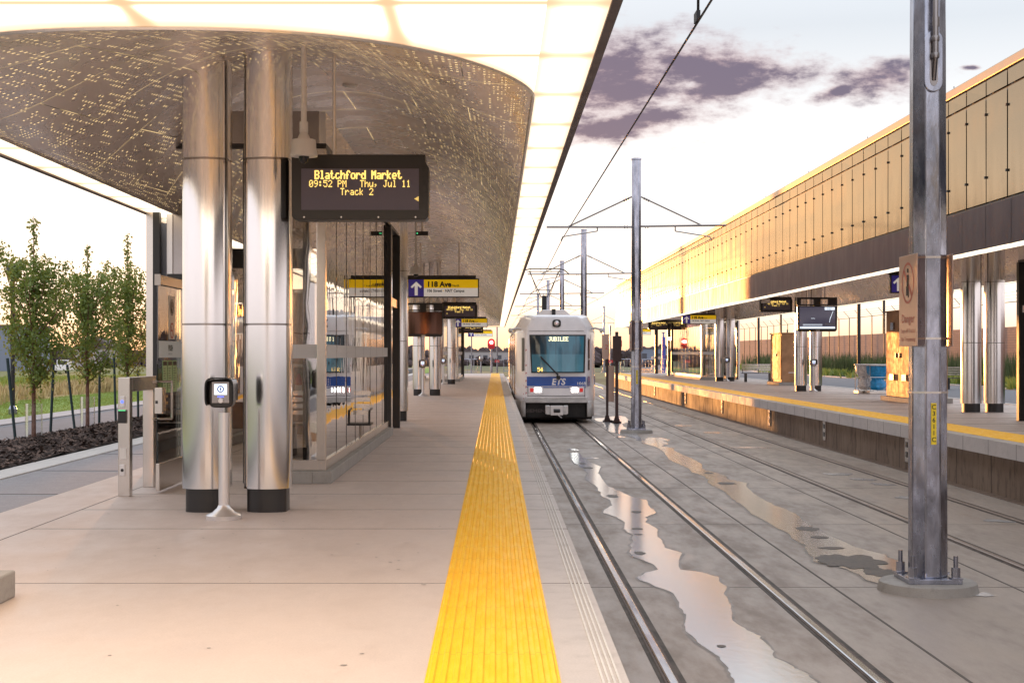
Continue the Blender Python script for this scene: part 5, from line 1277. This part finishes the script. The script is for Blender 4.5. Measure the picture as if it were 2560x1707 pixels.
stk = [(-7.42, 22.0, -7.55, 1.33), (-7.48, 23.9, -7.42, 1.36), (-7.66, 25.9, -7.80, 1.20), (-7.44, 26.7, -7.43, 1.18), (-7.58, 28.4, -7.62, 1.40), (-7.46, 29.7, -7.47, 1.05)]
sl = ['leaning stake left of the leftmost young tree', 'stake right of the leftmost young tree', 'leaning stake left of the middle young tree', 'stake right of the middle young tree', 'stake left of the right-hand young tree', 'stake right of the right-hand young tree, seen through the button frame']
for (x, y, xt, zt), l in zip(stk, sl): tag(MB().tube((x, y, 0), (xt, y, zt), .024, 8).tube((xt+(x-xt)*.35-.004, y, zt*.65), (xt+(x-xt)*.35+.004, y, zt*.65+.02), .03, 8).build('tree_stake', stake_m, loc=(x, y, 0)), 'dark green '+l, 'stake', 'stakes around the young trees')
t = thing('lamp_post', 'dark slim lamp post on the lawn behind the leftmost tree', 'lamp post', (-11.2, 33, 0)); MB().tube((-11.2, 33, 0), (-11.2, 33, 3.2), .05, 10).build('shaft', pole_m, t); MB().lathe([(.1, 0), (.1, .12), (.06, .2)], (-11.2, 33, 0), 10).build('base', galv_m, t); MB().lathe([(.06, 0), (.16, .1), (.14, .3), (.05, .36)], (-11.2, 33, 3.15), 12).build('lantern', black_m, t, smooth=True)

# ------------------------------------------------------------------ distance
def house(x, y, w_, h, d, label, wm=house_m, gable=True, z=-1.6):
    t = thing('distant_building', label, 'building', (x, y, z))
    MB().box(x, x+w_, y, y+d, z, z+h).build('wall', wm, t)
    if gable:
        MB().prism([(x-.4, z+h), (x+w_+.4, z+h), (x+w_/2, z+h+w_*.28)], y-.3, y+d+.3, 'y').build('roof', roof_m, t)
    else: MB().box(x-.2, x+w_+.2, y-.2, y+d+.2, z+h, z+h+.4).build('roof', roof_m, t)
    for k in range(max(2, int(w_/4))):
        q = x+w_*(k+.5)/max(2, int(w_/4)); MB().box(q-.7, q+.7, y-.06, y-.0, z+h*.35, z+h*.7).build('window', pbr('far_window', (.08, .08, .1), .2) if 'far_window' not in MATS else MATS['far_window'], t)
house(-92, 240, 13, 7.5, 12, 'large blue-grey building at the far left behind the leftmost tree', bluebl_m, False)
house(-88, 215, 5, 4.2, 6, 'pale gabled shed at the left edge below the blue-grey building')
house(-71, 300, 9, 4.0, 8, 'pale distant house between the leftmost and middle trees', house_m, True)
house(-80, 330, 12, 5.0, 9, 'wide red-roofed distant house behind the middle tree', house_m, True)
house(-98, 330, 10, 4.2, 9, 'small distant house behind the leftmost trunk', house_m, True)
house(-60, 420, 16, 4.6, 9, 'long low distant hall behind the right-hand tree', bluebl_m, False)
house(-10, 460, 18, 3.6, 12, 'white low distant shed left of the red signal', house_m, False)
house(62, 430, 30, 4.2, 12, 'long white-roofed distant hall behind the far right benches', whitep_m, False)
house(42, 420, 12, 4.4, 12, 'blue-grey distant block beyond the train on the right', bluebl_m, False)
t = thing('pickup_truck', 'tiny white truck parked in the field between two young trees', 'truck', (-65, 215, -1.5))
MB().box(-66, -64.0, 212, 217, -1.1, -.3).box(-65.9, -64.1, 213.5, 215.5, -.3, .45).build('body', whitep_m, t, bevel=.08)
MB().box(-65.7, -64.3, 213.4, 213.5, -.2, .35).build('rear_window', black_m, t)
for q in (-65.8, -64.2): MB().tube((q-.12, 212.8, -1.15), (q+.12, 212.8, -1.15), .4, 12).build('wheel', black_m, t)
def wood(name, pts, label, seed, m=wood_far):
    rn = random.Random(seed); b = MB()
    for (x, y, r, h) in pts:
        n = 7
        for k in range(5):
            cx, cy, cz = x+rn.gauss(0, r*.5), y+rn.gauss(0, r*.4), -1.6+h*rn.uniform(.25, .75); rr = r*rn.uniform(.35, .6)
            vs = []; rings = 5
            for j in range(1, rings):
                ph = PI*j/rings
                for i in range(n): a = 2*PI*i/n; q = rr*(1+rn.uniform(-.3, .3)); vs.append((cx+q*math.sin(ph)*math.cos(a), cy+q*math.sin(ph)*math.sin(a), cz+rr*1.15*math.cos(ph)*(1+rn.uniform(-.15, .15))))
            vs.append((cx, cy, cz+rr*1.3)); vs.append((cx, cy, cz-rr)); fs = []
            for j in range(rings-2):
                for i in range(n): fs.append((j*n+i, j*n+(i+1) % n, (j+1)*n+(i+1) % n, (j+1)*n+i))
            for i in range(n): fs.append((i, (i+1) % n, (rings-1)*n)); fs.append(((rings-2)*n+i, (rings-2)*n+(i+1) % n, (rings-1)*n+1))
            b.add(vs, fs)
        # twiggy top
        for k in range(10):
            cx = x+rn.gauss(0, r*.6); zt = -1.6+h*rn.uniform(.8, 1.12); b.add([(cx-.5, y, zt-2.2), (cx+.5, y, zt-2.2), (cx+rn.uniform(-.3, .3), y, zt)], [(0, 1, 2)])
    o = b.build(name, m, fix=False); o['label'] = label; o['category'] = 'wood'; o['kind'] = 'stuff'; return o
rn = random.Random(31)
wood('far_wood', [(-260+k*2.9+rn.uniform(-1, 1), 560+rn.uniform(-20, 40), 4.0, rn.uniform(3.6, 6.0)) for k in range(240)], 'hazy line of trees along the horizon', 3)
wood('far_hedge', [(-120+k*3.2+rn.uniform(-1, 1), 330+rn.uniform(-25, 25), 1.6, rn.uniform(1.2, 2.4)) for k in range(90)], 'low dark bushes across the distant fields', 4)

# ------------------------------------------------------------------ puddles
def cr2w(cx, cy):   # survey notes taken on the photograph, turned into ground coordinates
    u = (1300+cx/1.8667)*.91875; v = (1000+cy/1.8667)*.91875; Y = 2.276*3267/(v-812); return ((u-1138)*Y/3267, Y)
P1 = [(245, 232, 272), (265, 240, 290), (290, 248, 330), (310, 285, 378), (340, 318, 365), (370, 305, 385), (400, 355, 410), (425, 370, 465), (450, 385, 520), (465, 420, 590), (490, 430, 600), (512, 392, 622), (525, 388, 636), (545, 450, 590), (570, 490, 590), (600, 485, 640), (630, 525, 640), (660, 525, 665), (690, 515, 680), (712, 512, 755), (730, 530, 748), (760, 610, 740), (790, 650, 745), (802, 590, 850), (825, 548, 925), (845, 580, 930), (868, 630, 965), (900, 715, 955), (940, 740, 975), (970, 745, 985), (1000, 780, 990), (1040, 770, 1000), (1070, 765, 1060), (1100, 800, 1120), (1140, 850, 1150), (1170, 885, 1185), (1200, 930, 1190), (1240, 965, 1270), (1280, 990, 1340), (1320, 1000, 1395), (1400, 1080, 1420), (1500, 1200, 1400)]
P2 = [(200, 565, 685), (208, 600, 672), (216, 625, 660), (222, 640, 715), (235, 665, 720), (255, 680, 760), (280, 700, 820), (300, 745, 850), (320, 790, 850), (335, 800, 900), (350, 850, 955), (370, 880, 975), (385, 875, 1060), (400, 905, 1055), (430, 960, 1085), (460, 990, 1130), (490, 1040, 1190), (530, 1080, 1290), (560, 1140, 1320), (590, 1190, 1370), (620, 1250, 1420), (650, 1280, 1490), (680, 1330, 1555), (700, 1340, 1620), (720, 1350, 1700), (740, 1370, 1740), (760, 1390, 1785), (772, 1470, 1785), (790, 1530, 1790), (820, 1590, 1790), (845, 1640, 1760), (862, 1690, 1700)]
def puddle(rows, label, seed):
    rows2 = []
    for a, c in zip(rows, rows[1:]):
        for k in range(6):
            f = k/6; f = f*f*(3-2*f); rows2.append(tuple(a[i]+(c[i]-a[i])*f for i in range(3)))
    rows2.append(rows[-1])
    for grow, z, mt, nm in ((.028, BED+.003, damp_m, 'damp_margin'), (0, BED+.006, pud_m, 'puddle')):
        L = []; Rr = []
        for i, (cy, l, r) in enumerate(rows2):
            pl, pr = cr2w(l, cy), cr2w(r, cy); a = .6 if r-l < 30 else 1
            nl = (.035*mnoise.noise(Vector((pl[1]*3.1, seed, 0)))+.02*mnoise.noise(Vector((pl[1]*11, seed, 4))))*a; nr = (.035*mnoise.noise(Vector((pl[1]*3.3, seed, 9)))+.02*mnoise.noise(Vector((pl[1]*12, seed, 14))))*a
            g_ = grow*(1+.8*mnoise.noise(Vector((pl[1]*1.7, seed, 20))))
            L.append((pl[0]+nl-g_, pl[1])); Rr.append((pr[0]+nr+g_, pr[1]))
        b = MB(); n = len(L)
        for i in range(n): b.v += [(L[i][0], L[i][1], z), (Rr[i][0], Rr[i][1], z)]
        for i in range(n-1): b.f.append((2*i, 2*i+1, 2*i+3, 2*i+2)); b.mi.append(0)
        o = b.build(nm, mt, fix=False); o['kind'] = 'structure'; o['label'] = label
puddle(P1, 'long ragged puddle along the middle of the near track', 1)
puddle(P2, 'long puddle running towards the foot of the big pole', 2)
def blob(x, y, rx, ry, label, seed):
    rn = random.Random(seed); b = MB(); n = 40; ph = [rn.uniform(0, 6) for _ in range(4)]
    pts = []
    for i in range(n):
        a = 2*PI*i/n; r = 1+.22*math.sin(2*a+ph[0])+.16*math.sin(3*a+ph[1])+.1*math.sin(5*a+ph[2])+.07*math.sin(9*a+ph[3]); pts.append((x+rx*r*math.cos(a), y+ry*r*math.sin(a), BED+.005))
    b.add(pts, [tuple(range(n))]); o = b.build('puddle', pud_m, fix=False); o['kind'] = 'structure'; o['label'] = label
for i, (x, y, rx, ry) in enumerate([(3.75, 43.5, .42, 4.2), (4.1, 49, .5, 3.0), (4.15, 37.2, .42, 1.3), (3.4, 39, .12, .5), (1.9, 31.0, .25, .35), (1.85, 33.8, .14, .3), (6.25, 41, .3, .35), (5.9, 45, .25, .4), (6.5, 26.9, .22, .30), (6.65, 25.8, .20, .25), (6.75, 24.8, .18, .22), (6.55, 22.5, .2, .22), (6.85, 19.4, .16, .2), (6.2, 34.5, .35, .3), (4.62, 13.45, .08, .12)]): blob(x, y, rx, ry, 'small puddle on the track slab', i)

silt_refl_m = pbr('dark_silt_and_reflection', (.075, .052, .036), .5, 0, .5, 14, .5, 80)
def patch(cx, cy, wx, hy, seed, ragged=.25):
    p = cr2w(cx, cy); x0, y0 = p; rx = abs(cr2w(cx+wx, cy)[0]-x0); ry = abs(cr2w(cx, cy-hy)[1]-cr2w(cx, cy+hy)[1])/2
    b = MB(); n = 48
    b.add([(x0+rx*(1+ragged*mnoise.noise(Vector((math.cos(2*PI*k/n)*2.4, math.sin(2*PI*k/n)*2.4, seed)))*1.6)*math.cos(2*PI*k/n), y0+ry*(1+ragged*mnoise.noise(Vector((math.cos(2*PI*k/n)*2.4, math.sin(2*PI*k/n)*2.4, seed)))*1.6)*math.sin(2*PI*k/n), BED+.0075+.0004*(seed % 5)) for k in range(n)], [tuple(range(n))])
    o = b.build('damp_and_reflection_patch', silt_refl_m, fix=False); o['kind'] = 'structure'; o['label'] = 'dark patch on a puddle: damp island, the largest two a painted dark reflection'
for i, (cx, cy, wx, hy) in enumerate([(432, 448, 26, 7), (318, 316, 22, 4), (290, 296, 16, 2.5), (545, 521, 22, 5), (548, 600, 26, 5), (552, 627, 18, 3), (560, 714, 24, 7), (940, 1148, 20, 6), (965, 388, 42, 5), (880, 340, 22, 4), (1340, 600, 50, 9), (1400, 640, 42, 6), (1455, 690, 60, 5), (1545, 752, 150, 33), (1690, 805, 75, 22)]): patch(cx, cy, wx, hy, i+1)  # small ones are damp islands; the two largest paint a dark reflection
